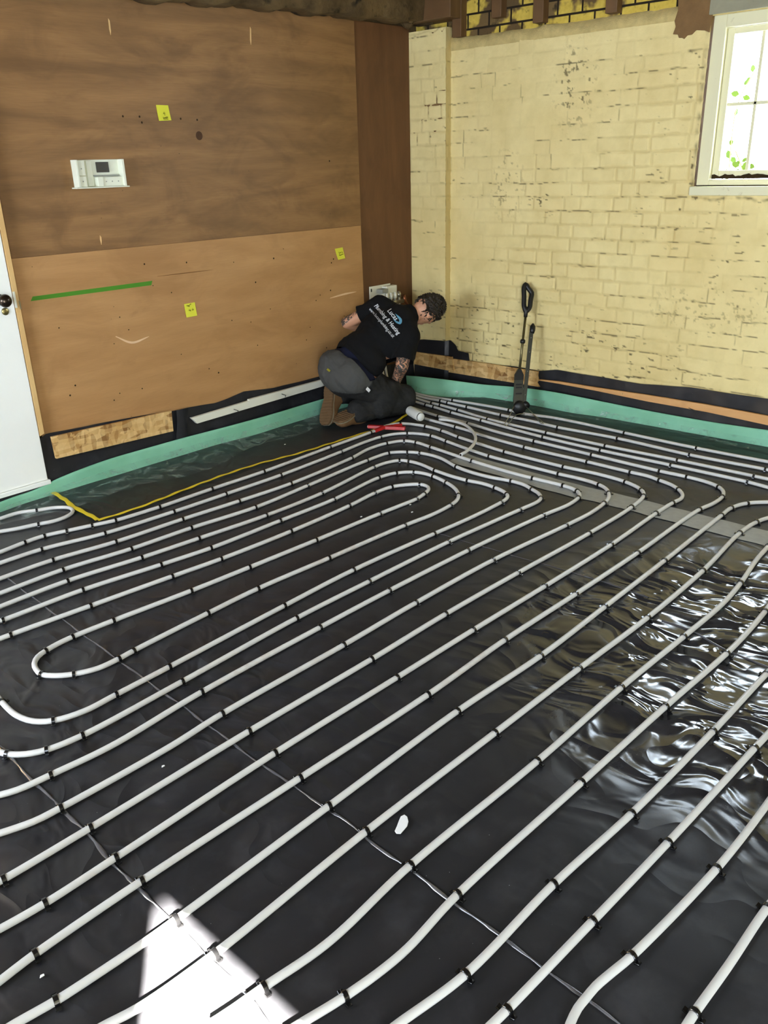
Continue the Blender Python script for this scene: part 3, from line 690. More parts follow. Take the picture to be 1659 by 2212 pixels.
inside = (fc[:, 1] > BRICKWIN[0]) & (fc[:, 1] < BRICKWIN[1]) & (fc[:, 2] > BRICKWIN[2]-.05) & (fc[:, 2] < BRICKWIN[3]+.01)
wall_right = np_mesh('wall_right', V, F[~inside], M_BRICK, attrs={'dirt': dirt, 'tone': tone})
tag(wall_right, kind='structure')
# ragged top course of loose plaster and the bare brickwork above it, set back
yb = np.arange(1.2, 3.96, .012); top = []
for y in yb:
    zt = 2.300 + .012*float(fbm(np.array(y*7), np.array(.4), 5, 4))
    top.append([(RX, y, 2.29), (RX-.004, y, zt), (RX-.002, y, zt+.040+.03*float(fbm(np.array(y*6), np.array(.5), 4, 4))), (RX+.05, y, 2.372)])
mb = MB().grid(top); o = mb.build('ledge_course', plain('flaked_paint', (200, 178, 118), .85, .2, var=.35, scale=22, bump=.8), wall_right, smooth=True)
mb = MB().box((RX+.04, FY, 2.29), (RX+.12, LY+.1, CZ)); o = mb.build('bare_brick_band', M_RAWBRICK, wall_right)
# solid backing round the window opening
mb = MB()
for lo, hi in (((RX+.012, FY, -.05), (RX+.30, BRICKWIN[0], 2.30)), ((RX+.012, BRICKWIN[1]+.012, -.05), (RX+.30, LY+.1, 2.30)),
               ((RX+.012, BRICKWIN[0], -.05), (RX+.30, BRICKWIN[1]+.012, 1.385)), ((RX+.121, FY, 2.30), (RX+.30, LY+.1, CZ))):
    mb.box(lo, hi)
mb.build('wall_core', M_MORTAR, wall_right)

# pilaster in the corner
zf = np.arange(0, 2.432, .0075); yp = np.arange(3.935, 4.275, .0075)
U, Zg = np.meshgrid(yp, zf, indexing='ij'); h, dirt, tone = brick_relief(U+.7, Zg, 23)
ragged = (Zg > 2.415 + .012*vnoise(U*40, U*3, 2))
P1 = np.stack([4.975-h*.8-ragged*-.01, U, Zg], -1)
xr = np.linspace(4.975, RX+.01, 9); Ur, Zr = np.meshgrid(xr, zf, indexing='ij')
h2, d2, t2 = brick_relief(Ur+2.2, Zr, 29)
P2 = np.stack([Ur, 3.935+h2*.5+.002*fbm(Ur*30, Zr*30, 6, 3), Zr], -1)
V = np.concatenate([P1.reshape(-1, 3), P2.reshape(-1, 3)]); F = np.concatenate([gridF(*U.shape), gridF(*Ur.shape)[:, ::-1]+U.size])
o = np_mesh('pilaster', V, F, M_BRICK, wall_right, attrs={'dirt': np.concatenate([dirt.ravel(), .16+d2.ravel()*.5]), 'tone': np.concatenate([tone.ravel(), .75+t2.ravel()*.3])})
MB().box((4.98, 3.94, 0), (RX+.05, 4.28, 2.41)).build('pilaster_core', M_MORTAR, wall_right)

# the other walls and the ceiling
def wall_with_holes(name, x, holes, mat):
    mb = MB(); ys = sorted({FY-.2, LY+.25} | {v for hx in holes for v in hx[:2]})
    for a, b in zip(ys[:-1], ys[1:]):
        hs = [hx for hx in holes if hx[0] <= a+1e-4 and hx[1] >= b-1e-4]
        if not hs: mb.box((x-.2, a, -.05), (x, b, CZ))
        for hx in hs:
            if hx[2] > 0: mb.box((x-.2, a, -.05), (x, b, hx[2]))
            mb.box((x-.2, a, hx[3]), (x, b, CZ))
    return tag(mb.build(name, mat), kind='structure')
wall_with_holes('wall_back', BX, [DOORWAY, FILL_OPENING], M_RENDER)
tag(MB().box((BX, FY-.2, -.05), (RX+.3, FY, CZ)).build('wall_front', M_RENDER), kind='structure')
tag(MB().box((BX-.2, FY-.2, CZ), (RX+.3, LY+.3, CZ+.08)).build('ceiling', M_CEIL), kind='structure')
wall_left = tag(MB().box((BX, LY+.022, -.05), (RX+.3, LY+.25, CZ)).build('wall_left', M_OLD), kind='structure')

# plywood on the left wall
def sheet(name, x0, x1, z0, z1, y, th, mat, label, bev=.001):
    o = MB().box((x0, y, z0), (x1, y+th, z1)).build(name, mat, bevel=bev, seg=1, loc=((x0+x1)/2, y+th, z0))
    return tag(o, label, 'plywood')
narrow = sheet('plywood_strip', 4.412, 4.975, .18, 2.46, 4.258, .014, M_PLYNARROW, 'narrow red-brown plywood strip standing in the corner beside the brick')
ply = sheet('plywood_sheet', 1.93, 4.428, 1.16, 2.47, 4.249, .022, M_PLY, 'large dark brown plywood sheet on the upper left wall')
bd = D['board_top']
poly = [(1.914, bd[0][1]), (4.411, bd[2][1])] + [(4.411, .20)]
mt = D['mem_left_top']
poly = [(1.914, 4.237, bd[0][1]), (4.411, 4.237, bd[2][1]), (4.425, 4.237, .17), (1.914, 4.237, .17)]
board = tag(MB().prism(poly, (0, .012, 0)).build('plywood_sheet', M_BOARD, loc=(3.1, 4.249, .17)), 'lower pale tan plywood sheet with green tape stuck on it', 'plywood')
ply2 = sheet('plywood_sheet', BX+.02, 1.93, 2.02, 2.47, 4.249, .022, M_PLY, 'dark plywood sheet above the white door, out past the left edge')
def flat_strip(name, pts2, w, y, mat, parent, w_end=None):
    """thin hand-drawn stroke on the left wall, pts in x,z"""
    P = smooth_path([(p[0], p[1], 0) for p in pts2], .01); mb = MB(); R = []
    for i, p in enumerate(P):
        d = P[min(i+1, len(P)-1)]-P[max(i-1, 0)]; n = np.array([-d[1], d[0]])/max(1e-6, np.linalg.norm(d[:2]))
        s_ = math.sin(math.pi*min(1, max(.06, i/max(1, len(P)-1))*1.0))**.5 if w_end is None else 1
        s_ = max(.15, s_)
        a = p[:2]+n*w*s_; b = p[:2]-n*w*s_
        R.append([(a[0], y, a[1]), (b[0], y, b[1])])
    mb.grid(R); return mb.build(name, mat, parent)
for s_ in D['slivers']:
    (x0, z0), (x1, z1) = s_
    mb = MB().prism([(x0-.004, 4.249, z0), (x0+.003, 4.249, z0-.01), (x1+.005, 4.249, z1+.02), (x1, 4.249, z1), (x1-.004, 4.249, z1+.025)], (0, -.002, 0))
    mb.build('splinter', M_SPLINTER, ply)
kx, kz = D['knot'][0]
mb = MB()
for k in range(3):
    mb.lathe([(.024-.007*k, 0), (.022-.007*k, .0012+.0004*k)], Matrix.Translation((kx, 4.2495, kz)) @ Matrix.Rotation(math.pi/2, 4, 'X'), 20)
mb.build('knot', plain('dark_knot', (70, 46, 26), .7, .3, var=.3, scale=60), ply)
for x, z in ((2.66, 1.868), (2.76, 1.868), (3.02, 1.862), (3.13, 1.858), (2.77, 1.84), (4.15, 1.63)):
    MB().lathe([(.006, 0), (.004, .001)], Matrix.Translation((x, 4.2492, z)) @ Matrix.Rotation(math.pi/2, 4, 'X'), 10).build('screw_hole', M_DIRT_SHADE, ply)
for s_ in D['scratch']:
    flat_strip('scratch', s_, .006, 4.2365, M_SCRATCH, board)
flat_strip('pencil_line', D['pencil'], .002, 4.2365, M_PENCIL, board)
hr = random.Random(4)
for k in range(34):
    x = hr.uniform(2.0, 4.3); z = hr.uniform(.36, 1.15)
    MB().lathe([(hr.uniform(.003, .006), 0), (.002, .001)], Matrix.Translation((x, 4.237, z)) @ Matrix.Rotation(math.pi/2, 4, 'X'), 7).build('nail_hole', M_DIRT_SHADE, board)

# beam over the plywood and the rough end of the roof timbers
bp = D['beam']
mb = MB(); R = []
for x in np.arange(BX+.01, 5.02, .04):
    zb = np.interp(x, [p[0] for p in bp[:4]], [p[1] for p in bp[:4]]) if x > 2.7 else 2.39+(x-2.76)*.02
    zb += .008*math.sin(x*17)+.006*math.sin(x*41)
    q = .012*vnoise(np.array(x*7), np.array(.3), 8)
    R.append([(x, LY+.0, zb+.012), (x, 4.16+q, zb-.002), (x, 4.06+q, zb+.004), (x, 4.045+q*1.5, zb+.10), (x, 4.05-q, CZ)])
mb.grid(R); beam = tag(mb.build('timber_beam', M_OLD, smooth=True, loc=(2, 4.15, 2.4)), 'rough dark old timber beam above the plywood wall', 'beam')
for i, ((y0, z0), (y1, z1)) in enumerate(D['stubs']):
    ya, yb_ = max(y0, y1), min(y0, y1); w = .075
    yc = (ya+yb_)/2 + (.02 if i == 0 else 0)
    o = MB().box((RX-.02, yc-w/2, z1), (RX+.05, yc+w/2, CZ+.0)).build('joist_end', M_STUB, bevel=.004, loc=(RX+.02, yc, z1))
    tag(o, ['brown timber upright beside the corner pilaster, lowest reaching of four', 'second short brown timber upright from the corner above the brick',
            'third short brown timber upright from the corner above the brick', 'short brown timber upright nearest the window above the brick'][i], 'timber', 'timber uprights above the brick wall')
o = MB().box((4.90, 3.84, 2.47), (RX+.06, 4.26, 2.60)).build('timber_plate', M_STUB, bevel=.006, loc=(4.95, 4.05, 2.47))
tag(o, 'horizontal brown timber lying on top of the corner pilaster', 'timber')
mb = MB(); rk = random.Random(2)
for k in range(12):
    mb.ball((4.86+rk.uniform(-.05, .06), 4.17+rk.uniform(-.05, .05), 2.455+rk.uniform(-.0, .08)), (rk.uniform(.02, .045),)*3, n=8, m=6)
tag(mb.build('mortar_lump', M_OLD, loc=(4.86, 4.17, 2.45)), 'dark crumbly lump of mortar in the corner under the beam', 'rubble')

# bare patch and lintel by the window
pt = D['patch']; mb = MB().prism([(5.024, p[0]+(.004*math.sin(i*9)), p[1]) for i, p in enumerate(
    [(2.354, 2.50), (2.15, 2.50), (2.15, 2.366), (2.157, 2.213), (2.195, 2.226), (2.233, 2.232), (2.262, 2.214), (2.285, 2.212), (2.300, 2.196), (2.317, 2.203), (2.330, 2.205), (2.345, 2.222), (2.366, 2.226), (2.360, 2.262), (2.366, 2.29), (2.352, 2.34), (2.360, 2.40)])], (.03, 0, 0))
mb.build('mortar_patch', M_MORTAR, wall_right, bevel=.004)
MB().box((5.014, .6, 2.296), (RX+.2, 2.17, 2.55)).build('lintel', M_CONCRETE, wall_right, bevel=.004)

# ------------------------------------------------------------------ window in the brick wall
wy0, wy1, wz0, wz1 = BRICKWIN
win = bpy.data.objects.new('window_1', None); C.objects.link(win); win.location = (5.08, (wy0+wy1)/2, wz0); tag(win, kind='structure')
mb = MB(); FR = .074
mb.box((5.055, wy1-FR, wz0), (5.15, wy1-.003, wz1)); mb.box((5.055, wy0+.003, wz0), (5.15, wy0+FR, wz1))
mb.box((5.055, wy0+FR, wz1-.064), (5.15, wy1-FR, wz1)); mb.box((5.055, wy0+FR, wz0), (5.15, wy1-FR, wz0+.03))
ym = (wy0+wy1)/2; mb.box((5.055, ym-.04, wz0+.03), (5.15, ym+.04, wz1-.064))
mb.build('window_frame', M_WINDOW, win, bevel=.004)
for a, b in ((ym+.04, wy1-FR), (wy0+FR, ym-.04)):
    mb = MB(); z0, z1 = wz0+.036, wz1-.067; sx0, sx1 = 5.083, 5.125; st = .041
    mb.box((sx0, a+.002, z0), (sx1, a+st, z1)); mb.box((sx0, b-st, z0), (sx1, b-.002, z1))
    mb.box((sx0, a+st, z0), (sx1, b-st, z0+.042)); mb.box((sx0, a+st, z1-.030), (sx1, b-st, z1))
    sash = mb.build('sash', M_WINDOW, win, bevel=.003)
    mb = MB(); n = 3; pw = (b-a-2*st)/n
    for k in range(1, n): mb.box((5.092, a+st+pw*k-.009, z0+.04), (5.118, a+st+pw*k+.009, z1-.03))
    mb.box((5.092, a+st, 1.847), (5.118, b-st, 1.865))
    mb.build('glazing_bar', M_WINDOW, sash, bevel=.003)
    MB().box((5.104, a+st-.005, z0+.03), (5.107, b-st+.005, z1-.02)).build('glass_pane', M_GLASS, sash)
mb = MB().box((4.998, wy0-.05, 1.388), (5.15, 2.170, 1.436)); mb.build('window_sill', M_WINDOW, win, bevel=.005)
mb = MB().box((5.05, wy0, 1.4355), (5.15, 2.155, 1.4405)); mb.build('sill_gap_shade', M_DIRT_SHADE, win)  # dark strip painted in as the shadow gap between sill and frame
# grime along the bottom rail
mb = MB(); R = []
for y in np.arange(wy0+.08, 2.085, .015):
    q = abs(float(vnoise(np.array(y*30), np.array(.2), 3)))
    R.append([(5.0815, y, 1.474), (5.080, y, 1.486+.016*q)])
MB().grid(R).build('grime_line', M_DIRT_SHADE, win)
# pale brick reveal left of the frame is the wall itself; the shrub outside
shrub = empty('garden_shrub', (5.75, 2.0, .0), 'leafy green shrub outside the window, its sprigs behind the panes', 'shrub')
mb = MB(); leaf = MB(); rl = random.Random(12)
def sprig(pts, n, size):
    mb.tube(smooth_path(pts, .03), .004, 6)
    P = smooth_path(pts, .01)
    for k in range(n):
        p = Vector(P[int(rl.uniform(.3, 1)*(len(P)-1))]); a = rl.uniform(0, 6.28); L = size*rl.uniform(.7, 1.3)
        d = Vector((rl.uniform(-.3, .3), math.cos(a), math.sin(a))).normalized(); s_ = d.cross(Vector((1, rl.uniform(-.5, .5), 0))).normalized()
        q = p+d*.012
        leaf.add([q, q+d*L*.35+s_*L*.33, q+d*L*.75+s_*L*.26, q+d*L, q+d*L*.75-s_*L*.26, q+d*L*.35-s_*L*.33], [(0, 1, 2, 3), (0, 3, 4, 5)])
sprig([(5.72, 2.16, 0), (5.72, 2.17, .9), (5.7, 2.12, 1.35), (5.7, 2.14, 1.50), (5.7, 2.20, 1.62)], 34, .045)
sprig([(5.75, 2.10, 0), (5.75, 2.12, .9), (5.72, 2.14, 1.3), (5.72, 2.13, 1.58)], 26, .045)
sprig([(5.75, 2.25, 0), (5.75, 2.27, 1.2), (5.74, 2.28, 1.48)], 16, .04)
sprig([(5.95, 2.35, 0), (5.95, 2.32, 1.3), (5.95, 2.32, 1.9), (5.95, 2.24, 2.08)], 22, .05)
mb.build('stem', M_STEM, shrub); leaf.build('foliage', M_LEAF, shrub)

# ------------------------------------------------------------------ door at the left
door = bpy.data.objects.new('door_1', None); C.objects.link(door); door.location = (1.3, 4.22, 0); tag(door, kind='structure')
DX1 = 1.878
MB().box((.96, 4.200, .085), (DX1, 4.240, 1.985)).build('door_leaf', M_DOOR, door, bevel=.003)
tr = MB().prism([(DX1+.004, 4.200, 2.03), (DX1+.004, 4.200, .325), (DX1+.030, 4.200, .335), (DX1+.030, 4.200, 2.03)], (0, .048, 0)).box((.90, 4.200, 1.99), (DX1+.03, 4.248, 2.03))
tr.build('door_frame', M_TRIMWOOD, door, bevel=.002)
kx, ky, kz = D['knob']
Rk = Matrix.Translation((kx, 4.2, kz)) @ Matrix.Rotation(math.pi/2, 4, 'X')
MB().lathe([(.027, 0), (.027, .004), (.012, .008), (.011, .03), (.02, .036), (.030, .046), (.032, .058), (.027, .070), (.012, .078), (.002, .08)], Rk, 24).build('door_knob', M_BRONZE, door, smooth=True)
ex, ey, ez = D['escutcheon']
MB().lathe([(.018, 0), (.018, .004), (.014, .007), (.002, .008)], Matrix.Translation((ex, 4.2, ez)) @ Matrix.Rotation(math.pi/2, 4, 'X'), 20).build('keyhole_cover', M_BRASS, door, smooth=True)
lt = D['latch']
MB().box((DX1+.003, 4.196, lt[1][2]), (DX1+.013, 4.202, lt[0][2]-.005)).build('latch_plate', M_WHITE, door)
MB().box((DX1+.026, 4.196, lt[3][2]), (DX1+.031, 4.204, lt[2][2])).build('strike_plate', M_METAL, door)
MB().box((1.2, 4.188, .060), (1.888, 4.240, .083)).build('door_sill', M_DOOR, door, bevel=.003)
MB().box((.9, 4.196, -.01), (1.885, 4.245, .060)).build('threshold', M_UPTURN, door)

# ------------------------------------------------------------------ skirting zone, left wall
def drape(name, top, y_of, zb, mat, label, cat, axis, off, n=7, step=.02):
    """upright membrane: top edge (u,z) and bottom zb, gently wavy; axis 'x' (left wall) or 'y' (right wall)"""
    us = np.array([p[0] for p in top]); zs = np.array([p[1] for p in top]); o_ = np.argsort(us); us, zs = us[o_], zs[o_]
    u = np.arange(us[0], us[-1], step); R = []
    for uu in u:
        zt = np.interp(uu, us, zs); row = []
        for k in range(n):
            f = k/(n-1); z = zb+(zt-zb)*f
            w = off*(.006*math.sin(uu*19+f*2)+.005*float(vnoise(np.array(uu*9), np.array(f*2.+.1), 5)))*(1-.3*f) + y_of(uu, f)
            row.append((uu, w, z) if axis == 'x' else (w, uu, z))
        R.append(row)
    return tag(MB().grid(R).build(name, mat, smooth=True, loc=R[len(R)//2][0]), label, cat)
drape('membrane_upturn', [(1.885, .30)]+D['mem_left_top'][1:]+[(4.96, .18)], lambda u, f: 4.214+.012*f, .0, M_UPTURN, 'black membrane turned up the foot of the plywood wall', 'membrane', 'x', .9)
fl = D['flap']; mb = MB(); R = []
for k, z in enumerate(np.linspace(.04, .275, 9)):
    b_ = .035*(1-k/8)
    R.append([(2.735-b_+j*.026, 4.205-.012*math.sin(j/3*math.pi)-.004*math.sin(z*40+j), z) for j in range(4)])
o = MB().grid(R).build('membrane_fold', M_UPTURN, smooth=True, loc=(2.77, 4.2, .04)); tag(o, 'folded flap of black membrane between the strand board and white batten', 'membrane')
q = D['osb_left']
o = MB().prism([(p[0], 4.193, p[1]) for p in q], (0, .018, 0)).build('strand_board_offcut', M_OSB, bevel=.001, seg=1, loc=(2.3, 4.2, .16)); tag(o, 'strand board offcut leaning under the pale plywood by the door', 'board')
q = D['batten_white']
bt = empty('white_batten', (3.4, 4.19, .165), 'long white painted batten along the foot of the plywood wall', 'batten')
MB().prism([(p[0], 4.188, p[1]) for p in q], (0, .022, 0)).build('batten_body', M_WHITE, bt, bevel=.0015, seg=1)
for x, z in D['nail_white']:
    MB().tube([(x-.02, 4.186, z+.008), (x+.008, 4.178, z-.006), (x+.008, 4.186, z-.018)], .0025, 6).build('bent_nail', M_DARKMETAL, bt)

def edge_strip(name, bot, top, axis, label):
    """foam upstand: foot line on the floor, top line above, 8 mm thick, with its clear film skirt"""
    key = 0 if axis == 'x' else 1
    bo = np.array(bot); tp_ = np.array(top); o1 = np.argsort(bo[:, key]); bo = bo[o1]; o2 = np.argsort(tp_[:, key]); tp_ = tp_[o2]
    u0 = max(bo[0, key], tp_[0, key]); u1 = min(bo[-1, key], tp_[-1, key]); us = np.arange(u0, u1, .02)
    ot = 1-key
    f = np.interp(us, bo[:, key], bo[:, ot]); t_ = np.interp(us, tp_[:, key], tp_[:, ot]); tz = np.interp(us, tp_[:, key], tp_[:, 2])
    ker = np.ones(7)/7
    def sm(a): return np.convolve(np.pad(a, 3, mode='edge'), ker, 'valid')
    f, t_, tz = sm(f), sm(t_), sm(tz)
    root = empty(name, (us.mean(), f.mean(), 0) if axis == 'x' else (f.mean(), us.mean(), 0), label, 'edge strip')
    out = 1.0; R = []
    for i, u in enumerate(us):
        row = []
        for k in range(6):
            g = k/5; w = f[i]+(t_[i]-f[i])*g + .0015*math.sin(u*13+g*3); z = -.001+tz[i]*g; row.append((w, z))
        row += [(row[-1][0]+.004, row[-1][1]+.002), (row[-1][0]+.008, row[-1][1]-.001)]
        for k in range(5, -1, -1):
            g = k/5; row.append((row[k][0]+.008, -.001+tz[i]*g-.002))
        R.append([(u, w, z) if axis == 'x' else (w, u, z) for w, z in row])
    MB().grid(R).build('foam_upstand', M_GREEN, root, smooth=True)
    # film lying out over the floor
    R = []; rs = np.random.RandomState(3)
    for i, u in enumerate(us):
        wid = (.26+.06*math.sin(u*3.1)+.04*math.sin(u*7.7)) if axis == 'x' else (.085+.02*math.sin(u*5))
        row = [(f[i]-.0005, tz[i]*.42)]
        for k in range(1, 15):
            g = k/14; cr = float(vnoise(np.array(u*16), np.array(g*7.), 12)); cr2 = float(vnoise(np.array(u*5+g*4), np.array(g*3.), 14))
            z = .004+.022*math.exp(-g*9)+.011*abs(cr)*(1-g*.75)+.008*abs(cr2)*(1-g)
            row.append((f[i]-.006-wid*g+.01*cr, max(.003, z)))
        R.append([(u, w, z) if axis == 'x' else (w, u, z) for w, z in row])
    MB().grid(R).build('film_skirt', M_FILM, root, smooth=True)
    return root
edge_strip('edge_strip', D['green_left_bot'], D['green_left_top'], 'x', 'green foam edge strip along the plywood wall and white door')
edge_strip('edge_strip', D['green_right_bot'], D['green_right_top'], 'y', 'green foam edge strip along the foot of the yellow brick wall')

# right wall foot
mr = [p for p in D['mem_right_top']]
drape('membrane_upturn', [(1.0, .275)]+D['mem_right_top2']+[(3.76, .22)], lambda u, f: 5.0+.010*f, .0, M_UPTURN, 'black membrane turned up behind the orange batten and brick', 'membrane', 'y', 1.0)
drape('membrane_upturn', [(3.722, .234), (3.725, .284), (3.829, .291), (3.853, .332), (3.901, .359), (4.13, .348), (4.231, .333), (4.24, .31)], lambda u, f: 4.962 + (.035 if u < 3.93 else 0), .0, M_UPTURN, 'black membrane flap standing above the strand board in the corner', 'membrane', 'y', .4, step=.008)
q = D['osb_a']; o = MB().prism([(4.955, p[0], p[1]) for p in q], (-.016, 0, 0)).build('strand_board_offcut', M_OSB, bevel=.001, seg=1, loc=(4.95, 4.03, .145)); tag(o, 'shaded strand board offcut in the corner behind the kneeling person', 'board')
q = D['osb_b']; o = MB().prism([(4.998, p[0], p[1]) for p in [q[0], ((q[0][0]+q[1][0])/2, .232), q[1], (q[1][0]+.004, .20), (q[1][0]-.006, .17), (q[1][0]+.006, .15), q[2], q[3]]], (-.016, 0, 0)).build('strand_board_offcut', M_OSB, bevel=.001, seg=1, loc=(4.99, 3.5, .12)); tag(o, 'strand board offcut against the brick behind the clip tool', 'board')
bt_, bb_ = D['batten_top'], D['batten_bot']
poly = [(4.985, p[0], p[1]) for p in bt_]+[(4.985, 1.0, .18), (4.985, 1.0, .118)]+[(4.985, p[0], p[1]) for p in bb_[::-1]]
ob = empty('orange_batten', (4.97, 2.2, .12), 'long tapering orange wood batten along the brick wall foot', 'batten')
MB().prism(poly, (-.018, 0, 0)).build('batten_body', M_ORANGEWOOD, ob, bevel=.0015, seg=1)
for y, z in ((2.60, .181), (2.46, .178)):
    MB().ball((4.966, y, z), (.005, .006, .006), n=8, m=6).build('screw_head', M_SPLINTER, ob)
for y in (1.98, 1.42):
    MB().tube([(4.967, y+.03, .158), (4.964, y-.02, .148)], .002, 6).build('staple', M_DARKMETAL, ob)

# ------------------------------------------------------------------ things on the left wall
o = MB().prism([(p[0], 4.2368, p[1]) for p in D['green_tape']], (0, -.0006, 0)).build('masking_tape', M_TAPEG, loc=(2.35, 4.2366, 1.0)); tag(o, 'green masking tape stuck level on the pale plywood by the door', 'tape')
note_lab = ['yellow sticky note on the dark upper plywood', 'yellow sticky note high on the pale plywood near the corner strip', 'yellow sticky note in the middle of the pale plywood']
def stroke(mb, pts, y, w=.0012):
    for a, b in zip(pts[:-1], pts[1:]):
        a = Vector((a[0], 0, a[1])); b = Vector((b[0], 0, b[1])); d = (b-a); 
        n = Vector((-d.z, 0, d.x)).normalized()*w
        mb.add([(p.x, y, p.z) for p in (a+n, b+n, b-n, a-n)], [(0, 1, 2, 3)])
for i, quad in enumerate(D['post']):
    y = 4.2488 if i == 0 else 4.2366
    a, b, c, d = [np.array(p) for p in quad]
    g = lambda s_, t_: a*(1-s_)*(1-t_)+b*s_*(1-t_)+c*s_*t_+d*(1-s_)*t_
    R = []
    for t_ in np.linspace(0, 1, 8):
        R.append([(*g(s_, t_)[:1], y-.0006-.006*t_**2, g(s_, t_)[1]) for s_ in np.linspace(0, 1, 5)])
    root = MB().grid(R).build('sticky_note', M_NOTE, loc=(*g(.5, 0)[:1], y, g(.5, 0)[1])); tag(root, note_lab[i], 'note', 'yellow sticky notes on the plywood')
    mb = MB(); yy = y-.0078
    def S(pts, w=.0012): stroke(mb, [g(*p) for p in pts], yy, w)
    if i == 0:
        S([(.50, .45), (.43, .56), (.56, .55)]); S([(.54, .46), (.54, .68)])
        S([(.36, .76), (.38, .88), (.44, .80), (.48, .88), (.54, .79), (.60, .88), (.62, .76), (.74, .77), (.72, .84), (.62, .84)]); S([(.36, .93), (.76, .92)])
    elif i == 1:
        S([(.28, .33), (.36, .38), (.30, .48), (.42, .46)]); S([(.5, .36), (.52, .46)]); S([(.45, .41), (.58, .40)]); S([(.66, .34), (.74, .38), (.68, .45), (.80, .44)])
        S([(.24, .62), (.34, .58), (.40, .66), (.55, .62), (.70, .58), (.82, .60)], .002)
    else:
        S([(.18, .08), (.18, .18), (.28, .14), (.32, .20), (.34, .12), (.36, .26), (.42, .12), (.52, .06)], .0014); S([(.52, .05), (.57, .09)], .002)
        S([(.36, .42), (.30, .52), (.48, .53)]); S([(.43, .45), (.44, .60)])
        S([(.66, .38), (.66, .55)]); S([(.58, .48), (.66, .55), (.76, .48)])
    mb.build('handwriting', M_INK, root)

# white open-fronted control box with a dark screen
bx = D['box']; x0, z1 = bx[0]; x1 = bx[1][0]; z0 = bx[3][1]
root = empty('control_box', (2.46, 4.249, z0), 'white control box with a dark screen on the upper plywood', 'control box')
mb = MB().box((x0, 4.243, z0), (x1, 4.249, z1)).box((x0, 4.199, z0), (x0+.011, 4.244, z1)).box((x1-.013, 4.199, z0), (x1, 4.244, z1))
mb.build('box_shell', M_BOXW, root, bevel=.002)
MB().box((x0-.014, 4.194, z0-.006), (x1+.012, 4.249, z0)).build('bottom_lip', M_BOXW, root, bevel=.0015)
MB().box((x0+.011, 4.212, z0+.055), (x0+.055, 4.2435, z1-.003)).box((x0+.011, 4.212, z0), (x0+.055, 4.2435, z0+.052)).build('left_panel', M_BOXW, root, bevel=.002)
MB().box((x0+.075, 4.232, z0+.002), (x0+.105, 4.2435, z1-.004)).build('inner_rib', M_BOXW, root, bevel=.003)
MB().box((x0+.134, 4.236, z0+.068), (x0+.205, 4.2435, z1-.012)).build('screen', M_SCREEN, root, bevel=.0015)
MB().box((x0+.115, 4.214, z0), (x1-.013, 4.2435, z0+.046)).box((x0+.115, 4.206, z0), (x0+.145, 4.214, z0+.047)).build('lower_panel', M_BOXW, root, bevel=.002)
MB().box((x0+.112, 4.232, z0+.049), (x1-.018, 4.2435, z0+.056)).build('panel_groove', M_GREYP, root)
for dx, dz, yy in ((.033, .088, 4.2115), (.033, .028, 4.2115), (.165, .024, 4.2135), (.200, .024, 4.2135), (.236, .024, 4.2135)):
    MB().lathe([(.003, 0), (.003, .002)], Matrix.Translation((x0+dx, yy, z0+dz)) @ Matrix.Rotation(math.pi/2, 4, 'X'), 10).build('button', M_GREYP, root)

# manifold on the corner strip, mostly hidden
mx = D['manifold']; root = empty('pipe_manifold', (4.62, 4.256, .5), 'grey-white pipe manifold on the corner strip behind the kneeling person', 'manifold')
MB().prism([(4.494, 4.256, .788), (4.720, 4.256, .788), (4.720, 4.256, .50), (4.494, 4.256, .50)], (0, -.006, 0)).build('back_plate', M_WHITE, root, bevel=.002)
MB().box((4.506, 4.2485, .750), (4.517, 4.2505, .772)).build('slot', M_BLACKP, root)
MB().box((4.565, 4.19, .735), (4.63, 4.25, .765)).build('bracket', M_GREYP, root, bevel=.004)
MB().box((4.625, 4.205, .705), (4.742, 4.25, .778)).build('cover', M_WHITE, root, bevel=.006)
for k in range(5):
    x = 4.56+.045*k
    MB().lathe([(.015, 0), (.015, .03), (.010, .034), (.010, .042), (.002, .044)], Matrix.Translation((x, 4.185, .69)), 14).build('valve_cap', M_WHITE if k < 4 else M_METAL, root, smooth=True)
    MB().lathe([(.011, 0), (.011, .05)], Matrix.Translation((x, 4.185, .64)), 12).build('flow_meter', M_METAL, root)
MB().tube([(4.53, 4.185, .66), (4.78, 4.185, .66)], .017, 14).build('header_pipe', M_METAL, root, smooth=True)
MB().tube([(4.79, 4.18, .70), (4.80, 4.18, .66), (4.82, 4.17, .62)], .012, 10).build('drain_valve', M_COPPER, root, smooth=True)

# ------------------------------------------------------------------ floor tapes
R = []; P = smooth_path([(*p, 0) for p in D['tape_line'][:5]], .02)
def ribbon(pts, w, z, wob=.0):
    P = smooth_path([(*p, 0) for p in pts], .02); R = []
    for i, p in enumerate(P):
        d = P[min(i+1, len(P)-1)]-P[max(i-1, 0)]; n = np.array([-d[1], d[0]])/max(1e-6, np.linalg.norm(d[:2]))
        ww = w*(1+wob*math.sin(i*1.1)); zz = z+.0015*math.sin(i*.8)
        R.append([(p[0]+n[0]*ww, p[1]+n[1]*ww, zz), (p[0], p[1], zz+.0015), (p[0]-n[0]*ww, p[1]-n[1]*ww, zz)])
    return R
mb = MB(); mb.grid(ribbon(D['tape_line'][:5], .013, .012, .15)); mb.grid(ribbon(D['tape_line'][4:], .011, .008, .12))
o = mb.build('yellow_tape', M_TAPEY, smooth=True, loc=(1.84, 3.64, .005)); tag(o, 'yellow tape laid in a bend on the black floor sheet', 'tape')
R = []
